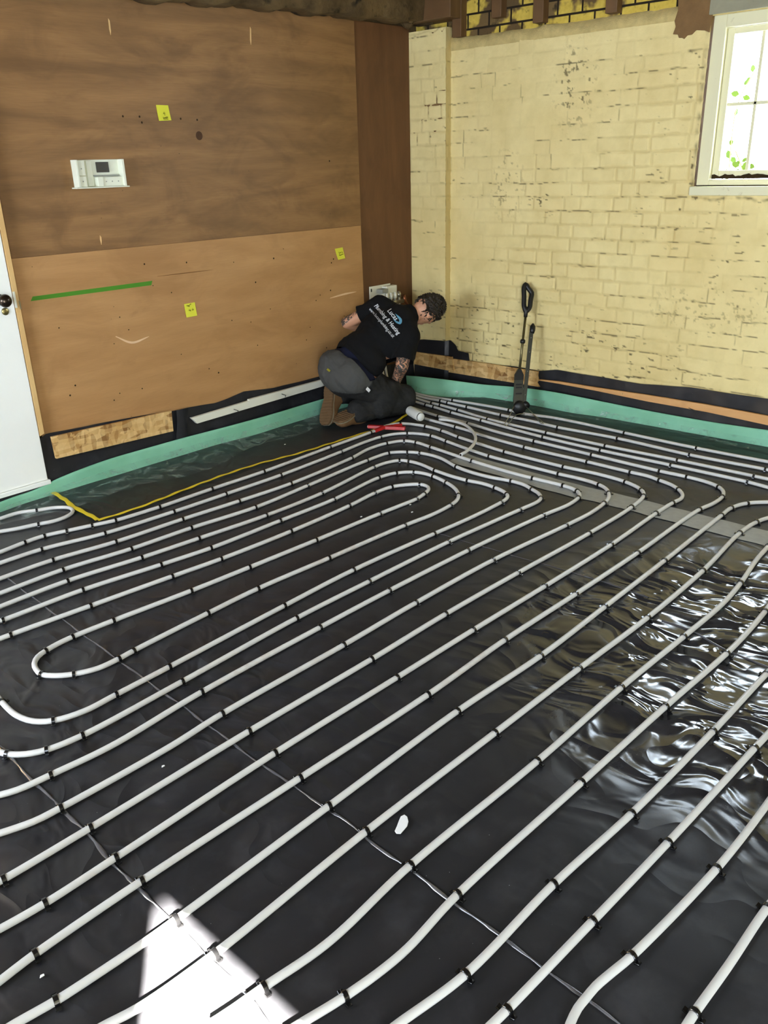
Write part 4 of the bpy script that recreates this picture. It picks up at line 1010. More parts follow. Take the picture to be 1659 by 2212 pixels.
for y in np.arange(.2, 2.86, .03):
    xc = np.interp(y, [p[1] for p in D['joint_tape'][::-1]], [p[0] for p in D['joint_tape'][::-1]]); e = .006*math.sin(y*8)+.003*math.sin(y*31)
    R.append([(xc-.085+e, y, .0015), (xc, y, .0022), (xc+.085+e*.6, y, .0015)])
o = MB().grid(R).build('joint_tape', M_JTAPE, smooth=True, loc=(3.66, 1.5, 0)); tag(o, 'wide grey tape over a joint in the black floor sheet', 'tape')

# ------------------------------------------------------------------ heating pipes and their clips
PR = .0095
PIPES = [
 ('F', 'white heating pipe making the two innermost bends and the left hairpin', 'innermost pipe'),
 ('E', 'white heating pipe around the innermost pipe, third bend out', 'third pipe out'),
 ('D', 'white heating pipe, fourth bend out from the innermost', 'fourth pipe out'),
 ('C', 'white heating pipe, fifth bend out, turning on the grey joint tape', 'fifth pipe out'),
 ('B', 'white heating pipe, sixth bend out from the innermost', 'sixth pipe out'),
 ('A', 'white heating pipe passing under the red cutter, seventh bend out', 'pipe under the red cutter'),
 ('H', 'white heating pipe running out from under the can and bending back', 'pipe from under the can'),
 ('I', 'white heating pipe making the outermost bend, beside the wall-side straight pipes', 'outermost bending pipe'),
 ('J', 'fourth straight heating pipe counting from the brick wall', 'fourth wall-side pipe'),
 ('K', 'third straight heating pipe counting from the brick wall', 'third wall-side pipe'),
 ('L', 'second straight heating pipe counting from the brick wall', 'second wall-side pipe'),
 ('M', 'straight heating pipe nearest the brick wall, passing behind the clip tool', 'pipe nearest the brick'),
 ('N', 'uppermost heating pipe entering at the right edge below the grey tape bends', 'first right-edge pipe'),
 ('O', 'second heating pipe down entering at the right edge, crossing the sunlit patch', 'second right-edge pipe'),
 ('P', 'third heating pipe down from the right edge, crossing the crumpled glare', 'third right-edge pipe'),
 ('Q', 'fourth heating pipe down from the right edge, reaching the bottom edge', 'fourth right-edge pipe'),
 ('S', 'fifth heating pipe down from the right edge, reaching the bottom edge', 'fifth right-edge pipe'),
 ('T', 'sixth heating pipe down from the right edge, straight to the bottom edge', 'sixth right-edge pipe'),
 ('U', 'seventh right-edge heating pipe, bending down sharply at the bottom edge', 'sharply bending bottom pipe'),
 ('W', 'short heating pipe length in the bottom right corner', 'bottom right corner pipe'),
 ('V', 'heating pipe looping back beside the door near the yellow tape', 'small loop by the door'),
]
RISE = {'H': 0, 'I': 1, 'J': 2, 'K': 3, 'L': 4, 'M': 5}
def clip_mesh():
    mb = MB(); ri, ro, w = PR+.0004, PR+.0036, .0052; prof = []
    A = [math.radians(a) for a in range(0, 181, 15)]
    outer = [(.0016+ro*0, 0)]
    path_o = [(ro*math.cos(a), PR+ro*math.sin(a)) for a in A]; path_i = [(ri*math.cos(a), PR+ri*math.sin(a)) for a in A]
    path_o = [(ro, -.002)]+path_o+[(-ro, -.002)]; path_i = [(ri, -.002)]+path_i+[(-ri, -.002)]
    R = []
    for (a, b), (c, d) in zip(path_o, path_i):
        R.append([(-w, a, b), (w, a, b), (w, c, d), (-w, c, d), (-w, a, b)])
    mb.grid(R)
    for s_ in (-1, 1):
        for d in (-1, 1):
            mb.box((-.0035 if d > 0 else -.003, 0, 0), (.0035, .011, .004), Matrix.Translation((d*.0028, s_*(ro-.0005), .0005)) @ Matrix.Rotation(s_*math.pi/2-math.pi/2 if s_ < 0 else 0, 4, 'Z') @ Matrix.Rotation(.25, 4, 'X'))
    me_o = mb.build('pipe_clip', M_CLIP, bevel=.0006, seg=1); return me_o
clip0 = clip_mesh(); used = False
ORD = ['first', 'second', 'third', 'fourth', 'fifth', 'sixth', 'seventh', 'eighth', 'ninth', 'tenth', 'eleventh', 'twelfth', 'thirteenth', 'fourteenth', 'fifteenth',
       'sixteenth', 'seventeenth', 'eighteenth', 'nineteenth', 'twentieth'] + ['twenty-'+w for w in ('first', 'second', 'third', 'fourth', 'fifth', 'sixth', 'seventh', 'eighth', 'ninth')] + ['thirtieth'] + ['thirty-'+w for w in ('first', 'second', 'third', 'fourth', 'fifth', 'sixth', 'seventh', 'eighth', 'ninth')] + ['fortieth']
ORD += ['forty-'+w for w in ('first', 'second', 'third', 'fourth', 'fifth')]
for key, label, short in PIPES:
    pts = [(*p, PR) for p in D['pipes'][key]]
    lead = []
    if key in RISE:
        k = RISE[key]; x = 4.40+.036*k
        lead = [(x, 4.20, .60), (x, 4.20, .40), (x, 4.195, .20), (x-.005, 4.16, .07)]
    path = smooth_path(lead+pts, .025)
    o = MB().tube(path, PR, 10).build('heating_pipe', M_PIPE, smooth=True, loc=pts[len(pts)//2])
    tag(o, label, 'pipe', 'heating pipes clipped to the floor')
    n = 0; P = D['pipes'][key]
    for i in D['clips'][key]:
        a = Vector(P[max(0, i-1)]); b = Vector(P[min(len(P)-1, i+1)])
        # direction of the smoothed pipe at this point
        q = np.array([*P[i], PR]); j = min(range(len(path)), key=lambda t: float(np.sum((path[t]-q)**2)))
        d = path[min(j+1, len(path)-1)]-path[max(j-1, 0)]
        if used:
            c = clip0.copy(); C.objects.link(c)
        else:
            c = clip0; used = True
        c.location = (P[i][0], P[i][1], 0); c.rotation_euler = (0, 0, math.atan2(d[1], d[0])+rnd.uniform(-.12, .12))
        side = 'upper left' if key in 'ABCDEFV' else ('manifold' if key in 'HIJKLM' else 'upper right')
        c['label'] = f'black clip on the {short}, {ORD[n]} from its {side} end'; n += 1
        c['category'] = 'pipe clip'; c['group'] = 'black clips holding the heating pipes'
pts = [(*p, .029) for p in D['pipes']['X']]
pts[0] = (*pts[0][:2], .026); pts[-1] = (*pts[-1][:2], .028)
path = smooth_path(pts, .02); path = [p+np.array([0, 0, .004*math.sin(math.pi*i/len(path))]) for i, p in enumerate(path)]
root = empty('cut_pipe', tuple(pts[5]), 'loose cut pipe end curling across the clipped pipes near the can', 'pipe')
MB().tube(path, PR, 12).build('pipe_wall', M_PIPE, root, smooth=True)
e = Vector(path[-1]); d = (e-Vector(path[-2])).normalized()
MB().tube([e-d*.001, e+d*.0008], .0065, 12).build('open_bore', M_BLACKP, root)

# ------------------------------------------------------------------ litter on the sheet
def scrap(c, pts, label, h=.003):
    mb = MB().prism([(c[0]+p[0], c[1]+p[1], .0025) for p in pts], (0, 0, h)); o = mb.build('paper_scrap', M_PAPER, bevel=.0008, seg=1, loc=(c[0], c[1], .0025)); return tag(o, label, 'scrap')
L_ = D['litter']
scr = [(.026, .002), (.030, .012), (.020, .018), (.004, .016), (-.018, .012), (-.034, .010), (-.040, .002), (-.036, -.008), (-.022, -.010), (-.004, -.012), (.012, -.008)]
a = .9
c0 = [(L_[0][0]+L_[1][0])/2, (L_[0][1]+L_[1][1])/2]
dir_ = Vector((L_[0][0]-L_[1][0], L_[0][1]-L_[1][1])).normalized()
scrap(c0, [(p[0]*dir_.x-p[1]*dir_.y, p[0]*dir_.y+p[1]*dir_.x) for p in scr], 'torn white paper label lying alone in the middle foreground')
small = ['white paper fleck on the black sheet left of centre', 'white paper fleck near the bottom left corner', 'pale chip by the innermost right-hand bend', 'pale chip inside the innermost bend', 'pale chip below the innermost bend', 'pale chip beside the third clip under the innermost bend', 'white fleck beside the green strip by the boots']
for k, lab in zip((2, 3, 4, 5, 6, 7, 8), small):
    s_ = .006 if k in (2, 3) else .007
    scrap(L_[k], [(-s_, -s_*.4), (s_*.8, -s_*.6), (s_, s_*.3), (-s_*.2, s_*.7)], lab, .0025)

# ------------------------------------------------------------------ can, cutter, clip tool
def frame(z, xhint=(0, 0, 1)):
    z = Vector(z).normalized(); x = Vector(xhint); x = (x-z*x.dot(z)).normalized(); y = z.cross(x)
    return Matrix((x, y, z)).transposed().to_4x4()
A_, B_ = [Vector(p) for p in D['can']]
M_ = Matrix.Translation(A_) @ frame(B_-A_); Lc = (B_-A_).length; rc = .033
root = empty('drink_can', tuple((A_+B_)/2-Vector((0, 0, rc))), 'white metal can lying on the pipes beside the kneeling person', 'can')
MB().lathe([(.020, 0), (.026, .004), (rc-.001, .014), (rc, .02), (rc, Lc-.016), (rc-.0015, Lc-.010), (rc-.005, Lc-.003), (rc-.006, Lc)], M_, 32).build('can_body', M_CANW, root, smooth=True)
MB().lathe([(rc-.004, Lc-.006), (rc-.003, Lc+.0005), (rc-.006, Lc+.002), (rc-.007, Lc-.006), (.001, Lc-.010)], M_, 32).build('can_end', M_DARKMETAL, root, smooth=True)
mb = MB(); rcn = random.Random(5)
for k in range(8):
    a = 2.2+rcn.uniform(-.5, .6); z = Lc*rcn.uniform(.45, .62)
    m2 = M_ @ Matrix.Rotation(a, 4, 'Z') @ Matrix.Translation((rc+.0004, 0, z))
    mb.box((0, -.003, -.002), (.0006, .003, .002), m2)
mb.build('print_mark', M_GREYP, root)

cu = [Vector(p) for p in D['cutter']]
root = empty('pipe_cutter', tuple(Vector((3.87, 3.54, .02))), 'red handled pipe cutter lying across a pipe beside the yellow tape', 'pipe cutter')
def bar(name, a, b, w, h, mat, w2=None, taper=None):
    a = Vector(a); b = Vector(b); d = b-a; M_ = Matrix.Translation(a) @ frame(d); L = d.length
    w2 = w2 or w
    mb = MB(); N = 8; R = []
    for i in range(N+1):
        f = i/N; ww = w+(w2-w)*f; hh = h
        R.append([M_ @ Vector(v) for v in ((-hh, -ww, L*f), (hh, -ww*.8, L*f), (hh, ww*.8, L*f), (-hh, ww, L*f), (-hh, -ww, L*f))])
    mb.grid([[tuple(v) for v in r] for r in R]); 
    for r in (R[0], R[-1]): mb.add(r[:4], [(0, 1, 2, 3)])
    return mb.build(name, mat, root, bevel=.002)
cross = (cu[0]*.55+cu[2]*.45)
bar('upper_handle', cu[0], cross, .014, .009, M_RED, .017); bar('lower_handle', cu[3], cross+Vector((0, 0, .003)), .011, .009, M_RED, .016)
bar('cutting_head', cross-(cu[2]-cu[0]).normalized()*.01, cu[2], .018, .010, M_RED, .017); bar('fixed_jaw', cross, cu[5]+Vector((-.01, .02, 0)), .014, .008, M_RED, .010)
MB().lathe([(.008, 0), (.008, .026), (.004, .028)], Matrix.Translation(cross-Vector((0, 0, .012))), 14).build('pivot_bolt', M_METAL, root, smooth=True)
e0 = cu[0]; dd = (cu[0]-cross).normalized(); MB().tube([e0, e0+dd*.003], .009, 10).build('handle_end', M_GREYP, root)
e0 = cu[3]; dd = (cu[3]-cross).normalized(); MB().tube([e0, e0+dd*.003], .009, 10).build('handle_end', M_GREYP, root)

T = {k: Vector(v) for k, v in D['tool'].items()}
root = empty('clip_tool', (4.70, 3.05, 0), 'black upright clip stapling tool standing on pipes before the brick wall', 'staple tool')
cr, cu_, cb = [Vector(v) for v in D['cam']['M']]
side = Vector((.70, -.71, 0)); back = Vector((.71, .70, 0))
tup = (T['rod_t']-T['body_b']).normalized()
# handle: closed D loop
loop = [T['h_bot'], T['h_l1'], T['h_l1'].lerp(T['h_l2'], .5), T['h_l2'], T['h_top'], T['h_top'].lerp(T['h_r1'], .55), T['h_r1'], T['h_r1'].lerp(T['h_r2'], .5), T['h_r2'], T['h_bot']]
P = smooth_path(loop+[loop[1]], .012)
rs = [.010+.004*(1 if k < len(P)*.45 else .2) for k in range(len(P))]
MB().tube(P, [.0165]*len(P), 12).build('grip', M_BLACKP, root, smooth=True)
MB().tube([T['h_bot']-tup*.04, T['h_bot']+tup*.005, T['h_bot']+tup*.02], [.013, .015, .017], 12).build('grip_socket', M_BLACKP, root, smooth=True)
MB().tube([T['neck']-tup*.02, T['h_bot']-tup*.03], .0085, 12).build('rod', M_RODMETAL, root, smooth=True)
MB().tube([T['collar']-tup*.014, T['collar']-tup*.008, T['collar']+tup*.008, T['collar']+tup*.014], [.012, .0175, .0175, .012], 14).build('collar', M_BLACKP, root, smooth=True)
Mt = frame(tup, side)
def tplate(name, z0p, z1p, w0, w1, th, mat, off=Vector((0, 0, 0))):
    a = z0p+off; b = z1p+off; mb = MB(); R = []
    for p, w in ((a, w0), (b, w1)):
        R.append([p-side*w-back*th, p+side*w-back*th, p+side*w+back*th, p-side*w+back*th, p-side*w-back*th])
    mb.grid(R); mb.add(R[0][:4], [(0, 1, 2, 3)]); mb.add(R[1][:4], [(0, 1, 2, 3)]); return mb.build(name, mat, root, bevel=.003)
tplate('shoulder', T['body_t'].lerp(T['neck'], .0), T['body_t'].lerp(T['neck'], .45), .031, .031, .014, M_BLACKP); tplate('shoulder_taper', T['body_t'].lerp(T['neck'], .45), T['neck'], .031, .011, .014, M_BLACKP)
tplate('magazine', T['body_b'], T['body_t'], .034, .030, .011, M_DARKMETAL)
for f0 in (.30, .60, .74):
    p = T['body_b'].lerp(T['body_t'], f0); tplate('slot', p, p+tup*.011, .022, .022, .0125, M_BLACKP)
tplate('lower_housing', T['hub']+Vector((0, 0, -.0)), T['body_b'], .036, .034, .016, M_DARKMETAL)
tr_ = (T['rail_t']-T['rail_b']).normalized()
tplate('feed_rail', T['rail_b']-tr_*.02, T['rail_t'], .0125, .0135, .008, M_DARKMETAL)
for f0 in (.12, .45, .72, .92):
    p = T['rail_b'].lerp(T['rail_t'], f0)-back*.009; MB().ball(p, .0025, n=8, m=6).build('rivet', M_METAL, root)
MB().tube([T['cap']-tr_*.04, T['cap']-tr_*.02, T['cap']+tr_*.008, T['cap']+tr_*.028], [.014, .0195, .019, .006], 12).build('rail_cap', M_BLACKP, root, smooth=True)
MB().box((-.012, .006, -.02), (.012, .022, .008), Matrix.Translation(T['cap']+side*.006) @ frame(tr_, back)).build('cap_lever', M_BLACKP, root, bevel=.003)
hub = T['hub']+Vector((0, 0, .012))
MB().lathe([(.002, -.026), (.036, -.024), (.046, -.012), (.046, .012), (.036, .024), (.002, .026)], Matrix.Translation(hub) @ frame(-back, side), 24).build('foot_hub', M_BLACKP, root, smooth=True)
MB().lathe([(.002, -.02), (.022, -.018), (.024, .018), (.002, .02)], Matrix.Translation(hub+side*.045+Vector((0, 0, .018))) @ frame(-back, side), 20).build('side_knob', M_BLACKP, root, smooth=True)
f_ = [Vector(p) for p in D['tool_feet']]
for tip, inner, s_ in ((f_[0], f_[3], -1), (f_[1], f_[2], 1)):
    up_ = Vector((0, 0, .022))
    st = hub+side*s_*.032+Vector((0, 0, .02))
    d = (tip-inner).normalized()
    MB().tube(smooth_path([st, st.lerp(tip+up_, .5), tip+up_*.95+side*.004*s_, tip+up_*.92-side*.006*s_, inner+up_, inner+side*-s_*.05+back*.01+up_], .02), .0026, 7).build('wire_leg', M_METAL, root, smooth=True)

# ------------------------------------------------------------------ the kneeling person
def hull(bm, pr):
    """tapered capsule between two spheres"""
    (a, ra), (b, rb) = pr; a = Vector(a); b = Vector(b)
    vs = []
    for c, r in ((a, ra), (b, rb)):
        for i in range(1, 9):
            t = math.pi*i/9
            for k in range(14):
                p = 2*math.pi*k/14; vs.append(bm.verts.new(c+Vector((math.sin(t)*math.cos(p), math.sin(t)*math.sin(p), math.cos(t)))*r))
        vs += [bm.verts.new(c+Vector((0, 0, r))), bm.verts.new(c-Vector((0, 0, r)))]
    bmesh.ops.convex_hull(bm, input=bm.verts[:])
    dead = [v for v in bm.verts if not v.link_faces]
    if dead: bmesh.ops.delete(bm, geom=dead, context='VERTS')
def ellip(bm, c, axes, rad):
    m = Matrix((axes[0], axes[1], axes[2])).transposed().to_4x4(); m = Matrix.Translation(Vector(c)) @ m @ Matrix.Diagonal((*rad, 1))
    bmesh.ops.create_icosphere(bm, subdivisions=3, radius=1, matrix=m)
def blob(name, caps, ells, voxel, iters, fac=.5):
    """one continuous surface grown over capsules and ellipsoids; returns a bmesh"""
    bm = bmesh.new()
    for pr in caps: 
        b2 = bmesh.new(); hull(b2, pr); me_ = bpy.data.meshes.new('t'); b2.to_mesh(me_); b2.free(); bm.from_mesh(me_); bpy.data.meshes.remove(me_)
    for e in ells: ellip(bm, *e)
    me = bpy.data.meshes.new(name); bm.to_mesh(me); bm.free()
    o = bpy.data.objects.new(name, me); C.objects.link(o)
    m = o.modifiers.new('r', 'REMESH'); m.mode = 'VOXEL'; m.voxel_size = voxel; m.use_smooth_shade = True
    s_ = o.modifiers.new('s', 'SMOOTH'); s_.factor = fac; s_.iterations = iters
    dg = bpy.context.evaluated_depsgraph_get(); me2 = bpy.data.meshes.new_from_object(o.evaluated_get(dg))
    bpy.data.objects.remove(o); bpy.data.meshes.remove(me)
    bm = bmesh.new(); bm.from_mesh(me2); bpy.data.meshes.remove(me2); return bm
def cut(bm, co, no):
    bmesh.ops.bisect_plane(bm, geom=bm.verts[:]+bm.edges[:]+bm.faces[:], plane_co=co, plane_no=no, clear_outer=True)
def cut_local(bm, co, no, rad):
    g = [f for f in bm.faces if (f.calc_center_median()-co).length < rad]
    es = {e for f in g for e in f.edges}; vs = {v for f in g for v in f.verts}
    bmesh.ops.bisect_plane(bm, geom=list(vs)+list(es)+g, plane_co=co, plane_no=no, clear_outer=False)
    dele = [f for f in bm.faces if (f.calc_center_median()-co).dot(no) > 0 and (f.calc_center_median()-co).length < rad]
    bmesh.ops.delete(bm, geom=dele, context='FACES')
def wrinkle(bm, amp, sc, seed, f=None):
    bm.normal_update(); P = np.array([v.co for v in bm.verts]); N = np.array([v.normal for v in bm.verts])
    w = amp*(fbm(P[:, 0]*sc+P[:, 2]*sc*.6, P[:, 1]*sc-P[:, 2]*sc*.8, seed, 3))
    if f is not None: w = w*np.array([f(v.co) for v in bm.verts])
    for v, n, k in zip(bm.verts, N, w): v.co += Vector(n*k)
def finish(bm, name, mat, parent, attrs=None):
    base = world_loc(parent); me = bpy.data.meshes.new(name)
    for v in bm.verts: v.co -= base
    bm.to_mesh(me); bm.free()
    me.polygons.foreach_set('use_smooth', [True]*len(me.polygons))
    return link(name, me, mat, parent, base)

J = {k: Vector(v) for k, v in D['pj'].items()}
pers = empty('person', (3.95, 3.85, 0), 'person kneeling bent forward in the corner, black t-shirt, grey work trousers, brown boots', 'person')
spine = (J['neck']-J['hip']).normalized()
rv = (J['sh_r']-J['sh_l']).normalized(); rv = (rv-spine*rv.dot(spine)).normalized(); fw = spine.cross(rv).normalized()
ax = (rv, fw, spine)
ha = Vector((.90, -.38, .10)).normalized(); hr_ = (rv-ha*rv.dot(ha)).normalized(); hf = ha.cross(hr_).normalized(); hax = (hr_, hf, ha)
hip, neck, head = J['hip'], J['neck'], J['head']
sl, sr = J['sh_l'], J['sh_r']
waist = hip.lerp(neck, .28); chest = hip.lerp(neck, .62); upper = hip.lerp(neck, .80)
kr, kl = Vector((4.21, 3.715, .075)), Vector((4.26, 3.96, .075))
hr0, hl0 = J['hip_r'], J['hip_l']
ar, al = Vector((3.84, 3.785, .075)), Vector((3.83, 3.955, .20))
er, el, wr = J['el_r'], J['el_l'], J['wr_r']
wr = Vector((4.21, 3.80, .15)); wl = Vector((4.33, 4.08, .50))
# hands
def hand(w, d, palm_n, thumb_side, curl):
    """palm and five bent fingers: wrist w, pointing d, palm facing palm_n"""
    d = Vector(d).normalized(); n = Vector(palm_n); n = (n-d*n.dot(d)).normalized(); s_ = d.cross(n)*thumb_side; caps = []
    pc = w+d*.05
    for k, (o_, L) in enumerate(((.030, .072), (.011, .080), (-.009, .076), (-.028, .060))):
        caps.append(((w+d*.015+s_*o_*.6, .014), (w+d*.088+s_*o_, .011)))
        p = w+d*.088+s_*o_; dirn = d.copy()
        for seg, (fr, rr_) in enumerate(((.45, .0092), (.32, .0082), (.25, .0072))):
            dirn = (dirn+n*curl*(.35+.25*seg)).normalized(); q = p+dirn*L*fr
            caps.append(((p, rr_), (q, rr_-.0008))); p = q
    t0 = w+d*.028+s_*.026; t1 = t0+(d*.6+s_*.75+n*.25).normalized()*.042; t2 = t1+(d*.9+s_*.25+n*.4).normalized()*.030
    caps += [((t0, .012), (t1, .0105)), ((t1, .0102), (t2, .008))]
    return caps
HR = hand(wr, (.35, .45, -.5), (-.2, .2, -1), 1, .6); HL = hand(wl, (.75, .1, -.25), (.2, -.3, -1), -1, .5)
body_caps = [((hip, .125), (waist, .112)), ((waist, .112), (chest, .118)), ((chest, .118), (upper, .105)),
  ((sl, .056), (upper+spine*.03, .075)), ((sr, .056), (upper+spine*.03, .075)), ((upper+spine*.05, .062), (neck+ha*.06, .055)),
  ((sl, .052), (el, .040)), ((el, .041), (wl, .028)), ((sr, .054), (er, .044)), ((er, .043), (wr, .028)),
  ((hr0, .105), (kr, .062)), ((hl0, .105), (kl, .062)), ((kr, .058), (ar, .042)), ((kl, .058), (al, .042)),
  ((ar, .040), (ar+Vector((-.06, .01, -.01)), .026)), ((al, .040), (al+Vector((-.05, -.02, -.07)), .026))] + HR + HL
hc = head
body_ell = [(chest, ax, (.172, .115, .20)), (hip, ax, (.165, .125, .12)),
  (hc, hax, (.076, .096, .098)), (hc+hf*.035-ha*.045, hax, (.055, .058, .062)),
  (hc+hf*.098-ha*.022, hax, (.013, .018, .022)), (hc+hf*.088-ha*.062, hax, (.024, .012, .010)), (hc+hf*.078-ha*.092, hax, (.024, .02, .016)), (hc+hf*.086+ha*.018, hax, (.05, .014, .011)),
  (hc+hr_*.077-ha*.012-hf*.008, hax, (.010, .020, .032)), (hc-hr_*.077-ha*.012-hf*.008, hax, (.010, .020, .032))]
bm = blob('body', body_caps, body_ell, .0055, 5)
P = np.array([v.co for v in bm.verts]); 
def near_seg(P, a, b):
    a = np.array(a); b = np.array(b); t = np.clip(((P-a)@(b-a))/((b-a)@(b-a)), 0, 1); return np.linalg.norm(P-(a+t[:, None]*(b-a)), axis=1)
ink = np.maximum(np.clip(1.3-near_seg(P, er, wr)/.07, 0, 1) > .2, (np.clip(1.3-near_seg(P, sl, el)/.06, 0, 1) > .3) & (((P-np.array(el))@np.array(Vector((-.2, .5, .6)))) > -.004)).astype(float)
body = finish(bm, 'body', M_BODY, pers)
at = body.data.attributes.new('ink', 'FLOAT', 'POINT'); at.data.foreach_set('value', ink.astype(np.float32))

# t-shirt
ul = (el-sl).normalized(); ur = (er-sr).normalized()
sl_end = sl.lerp(el, .56); sr_end = sr.lerp(er, .80)
caps = [((hip+spine*.02, .140), (waist, .135)), ((waist, .135), (chest, .142)), ((chest, .142), (upper, .128)), ((sl, .076), (upper+spine*.02, .098)), ((sr, .078), (upper+spine*.02, .098)),
        ((upper+spine*.04, .085), (neck-spine*.01, .066)), ((sl, .074), (sl_end+ul*.05, .066)), ((sr, .076), (sr_end+ur*.05, .068)), ((sr, .07), (chest-spine*.02+fw*.03, .10))]
ells = [(chest, ax, (.195, .138, .22)), (waist-spine*.02, ax, (.178, .136, .16))]
bm = blob('shirt', caps, ells, .008, 9)
cut(bm, hip+spine*.075+fw*.0, -spine); cut(bm, neck+spine*.012, (spine*.8+ha*.3+fw*.4).normalized())
cut(bm, sl_end, ul) if False else None
cut_local(bm, sl_end, ul, .12); cut_local(bm, sr_end, ur, .12)
wrinkle(bm, .007, 9, 31); wrinkle(bm, .003, 26, 37)
shirt = finish(bm, 'shirt', M_SHIRT, pers)
sol = shirt.modifiers.new('cloth', 'SOLIDIFY'); sol.thickness = .004; sol.offset = 1

# boxer shorts above the trousers
bm = blob('shorts', [((hip-spine*.03, .118), (waist-spine*.02, .130)), ((hr0, .112), (hr0.lerp(kr, .4), .095)), ((hl0, .112), (hl0.lerp(kl, .4), .09))], [(hip+spine*.01, ax, (.172, .132, .12))], .009, 6)
cut(bm, hip+spine*.095, spine)
finish(bm, 'boxer_shorts', M_NAVY, pers)

# trousers
caps = [((hr0, .128), (kr+Vector((-.01, 0, .018)), .088)), ((hl0, .128), (kl+Vector((-.01, 0, .018)), .088)), ((kr+Vector((0, 0, .012)), .083), (ar+Vector((.02, 0, .015)), .072)), ((kl+Vector((0, 0, .012)), .083), (al+Vector((.03, 0, -.01)), .072)),
        ((hr0, .12), (hl0, .12)), ((hr0.lerp(kr, .55), .105), (ar.lerp(kr, .45)+Vector((0, -.02, .03)), .09)), ((hr0.lerp(kr, .75)+Vector((0, -.02, 0)), .09), (kr+Vector((0, -.02, .05)), .085))]
ells = [(hip-spine*.03, ax, (.178, .150, .13)), (hr0.lerp(kr, .6)+Vector((0, -.06, 0)), (Vector((1, 0, 0)), Vector((0, 1, 0)), Vector((0, 0, 1))), (.12, .06, .10))]
bm = blob('trousers', caps, ells, .008, 7)
cut_local(bm, hip+spine*.035, spine, .215)
wrinkle(bm, .011, 8, 61, lambda c: 0.35 if (c-hip).length < .16 else 1.0); wrinkle(bm, .004, 24, 67)
for v in bm.verts: v.co.z = max(v.co.z, .003)
td_ = ((kr+kl)-(hr0+hl0)).normalized()
seat = [min(1.0, max(0.0, (.075-(v.co-hip).dot(td_))/.012)) if (v.co-ar).length > .24 or v.co.z > .24 else 0.0 for v in bm.verts]
tro = finish(bm, 'trousers', M_TROUSER, pers)
at = tro.data.attributes.new('seat', 'FLOAT', 'POINT'); at.data.foreach_set('value', np.array(seat, np.float32))
sol = tro.modifiers.new('cloth', 'SOLIDIFY'); sol.thickness = .004; sol.offset = 1

# hair: a cap of short tufted locks
bm = blob('hair', [], [(hc-hf*.022+ha*.018, hax, (.083, .090, .096)), (hc-hf*.05-ha*.035, hax, (.066, .056, .060)), (hc+ha*.055+hf*.01, hax, (.078, .085, .058)), (hc+ha*.075-hf*.01-hr_*.015, hax, (.062, .075, .05))], .006, 3)
cut(bm, hc-ha*.062, (-ha-hf*.25).normalized()); cut(bm, hc+hf*.062-ha*.01, (hf*.9-ha*.55).normalized())
wrinkle(bm, .012, 34, 71); wrinkle(bm, .005, 80, 75)
hair = finish(bm, 'hair', M_HAIR, pers)
mb = MB(); rh = random.Random(8)
for k in range(320):
    a = rh.uniform(-1, 1); b = rh.uniform(-.75, 1); c = rh.uniform(.0, 1)
    n = (hr_*a+ha*(b+.35)-hf*(.8-c)).normalized()
    p = hc-hf*.015+ha*.02+Vector(hr_*n.dot(hr_)*.082+hf*n.dot(hf)*.09+ha*n.dot(ha)*.112)
    t_ = n.cross(Vector((rh.uniform(-1, 1), rh.uniform(-1, 1), rh.uniform(-1, 1)))).normalized()
    mb.tube([p-n*.012, p+n*.006+t_*.010, p+n*.010+t_*.026], [.006, .005, .001], 5)
mb.build('hair_locks', M_HAIR, hair, smooth=True)

# boots
def boot(toe, heel, sole_n, label=None):
    """work boot from toe to heel; sole_n points out of the sole"""
    toe = Vector(toe); heel = Vector(heel); d = (toe-heel); L = d.length; d.normalize()
    up = -Vector(sole_n); up = (up-d*up.dot(d)).normalized(); sd = d.cross(up)
    W = [(0, .028), (.04, .040), (.14, .046), (.32, .042), (.5, .046), (.68, .058), (.84, .057), (.94, .046), (1, .024)]
    wid = lambda f: float(np.interp(f, [w[0] for w in W], [w[1] for w in W]))
    Hs = [(0, .085), (.1, .115), (.28, .12), (.42, .095), (.6, .07), (.8, .058), (.93, .045), (1, .02)]
    hei = lambda f: float(np.interp(f, [w[0] for w in Hs], [w[1] for w in Hs]))
    R = []
    for i in range(25):
        f = i/24; w = wid(f); h_ = hei(f); c = heel+d*L*f; row = []
        for k in range(17):
            a = math.pi*k/16; x = math.cos(a); z = math.sin(a)
            row.append(c+sd*w*(abs(x)**.7)*(1 if x > 0 else -1)*(1-.25*z*(f > .1))+up*(.016+h_*(z**.75 if z > 0 else 0)))
        R.append(row)
    b = MB().grid(R); b.add(R[0], [tuple(range(17))]); b.add(R[-1], [tuple(range(16, -1, -1))])
    bt = b.build('boot', M_BOOT, pers, smooth=True)
    def slab(name, lo, hi, grow, mat, tread=False):
        R = []
        for i in range(29):
            f = i/28; w = wid(f)+grow; c = heel+d*(L*f+(grow if f > .5 else -grow)); arch = .006*math.exp(-((f-.38)/.10)**2)
            tr_ = (.0025 if (i % 2) else 0) if tread else 0
            R.append([c+sd*w+up*lo+up*(arch+tr_), c+sd*w+up*hi, c-sd*w+up*hi, c-sd*w+up*lo+up*(arch+tr_), c+sd*w+up*lo+up*(arch+tr_)])
        m = MB().grid(R); m.add(R[0][:4], [(0, 1, 2, 3)]); m.add(R[-1][:4], [(3, 2, 1, 0)]); return m.build(name, mat, bt)
    slab('sole', -.004, .014, .004, M_SOLE, True); slab('welt', .012, .019, .006, M_WELT)
    return bt
boot((3.655, 3.905, .022), (3.765, 3.955, .262), (-.9, .15, .4))
boot((3.675, 3.815, .060), (3.92, 3.79, .130), (-.35, .0, 1.0))
# trouser label and hanging tag
lp = Vector(D['label_trouser'])
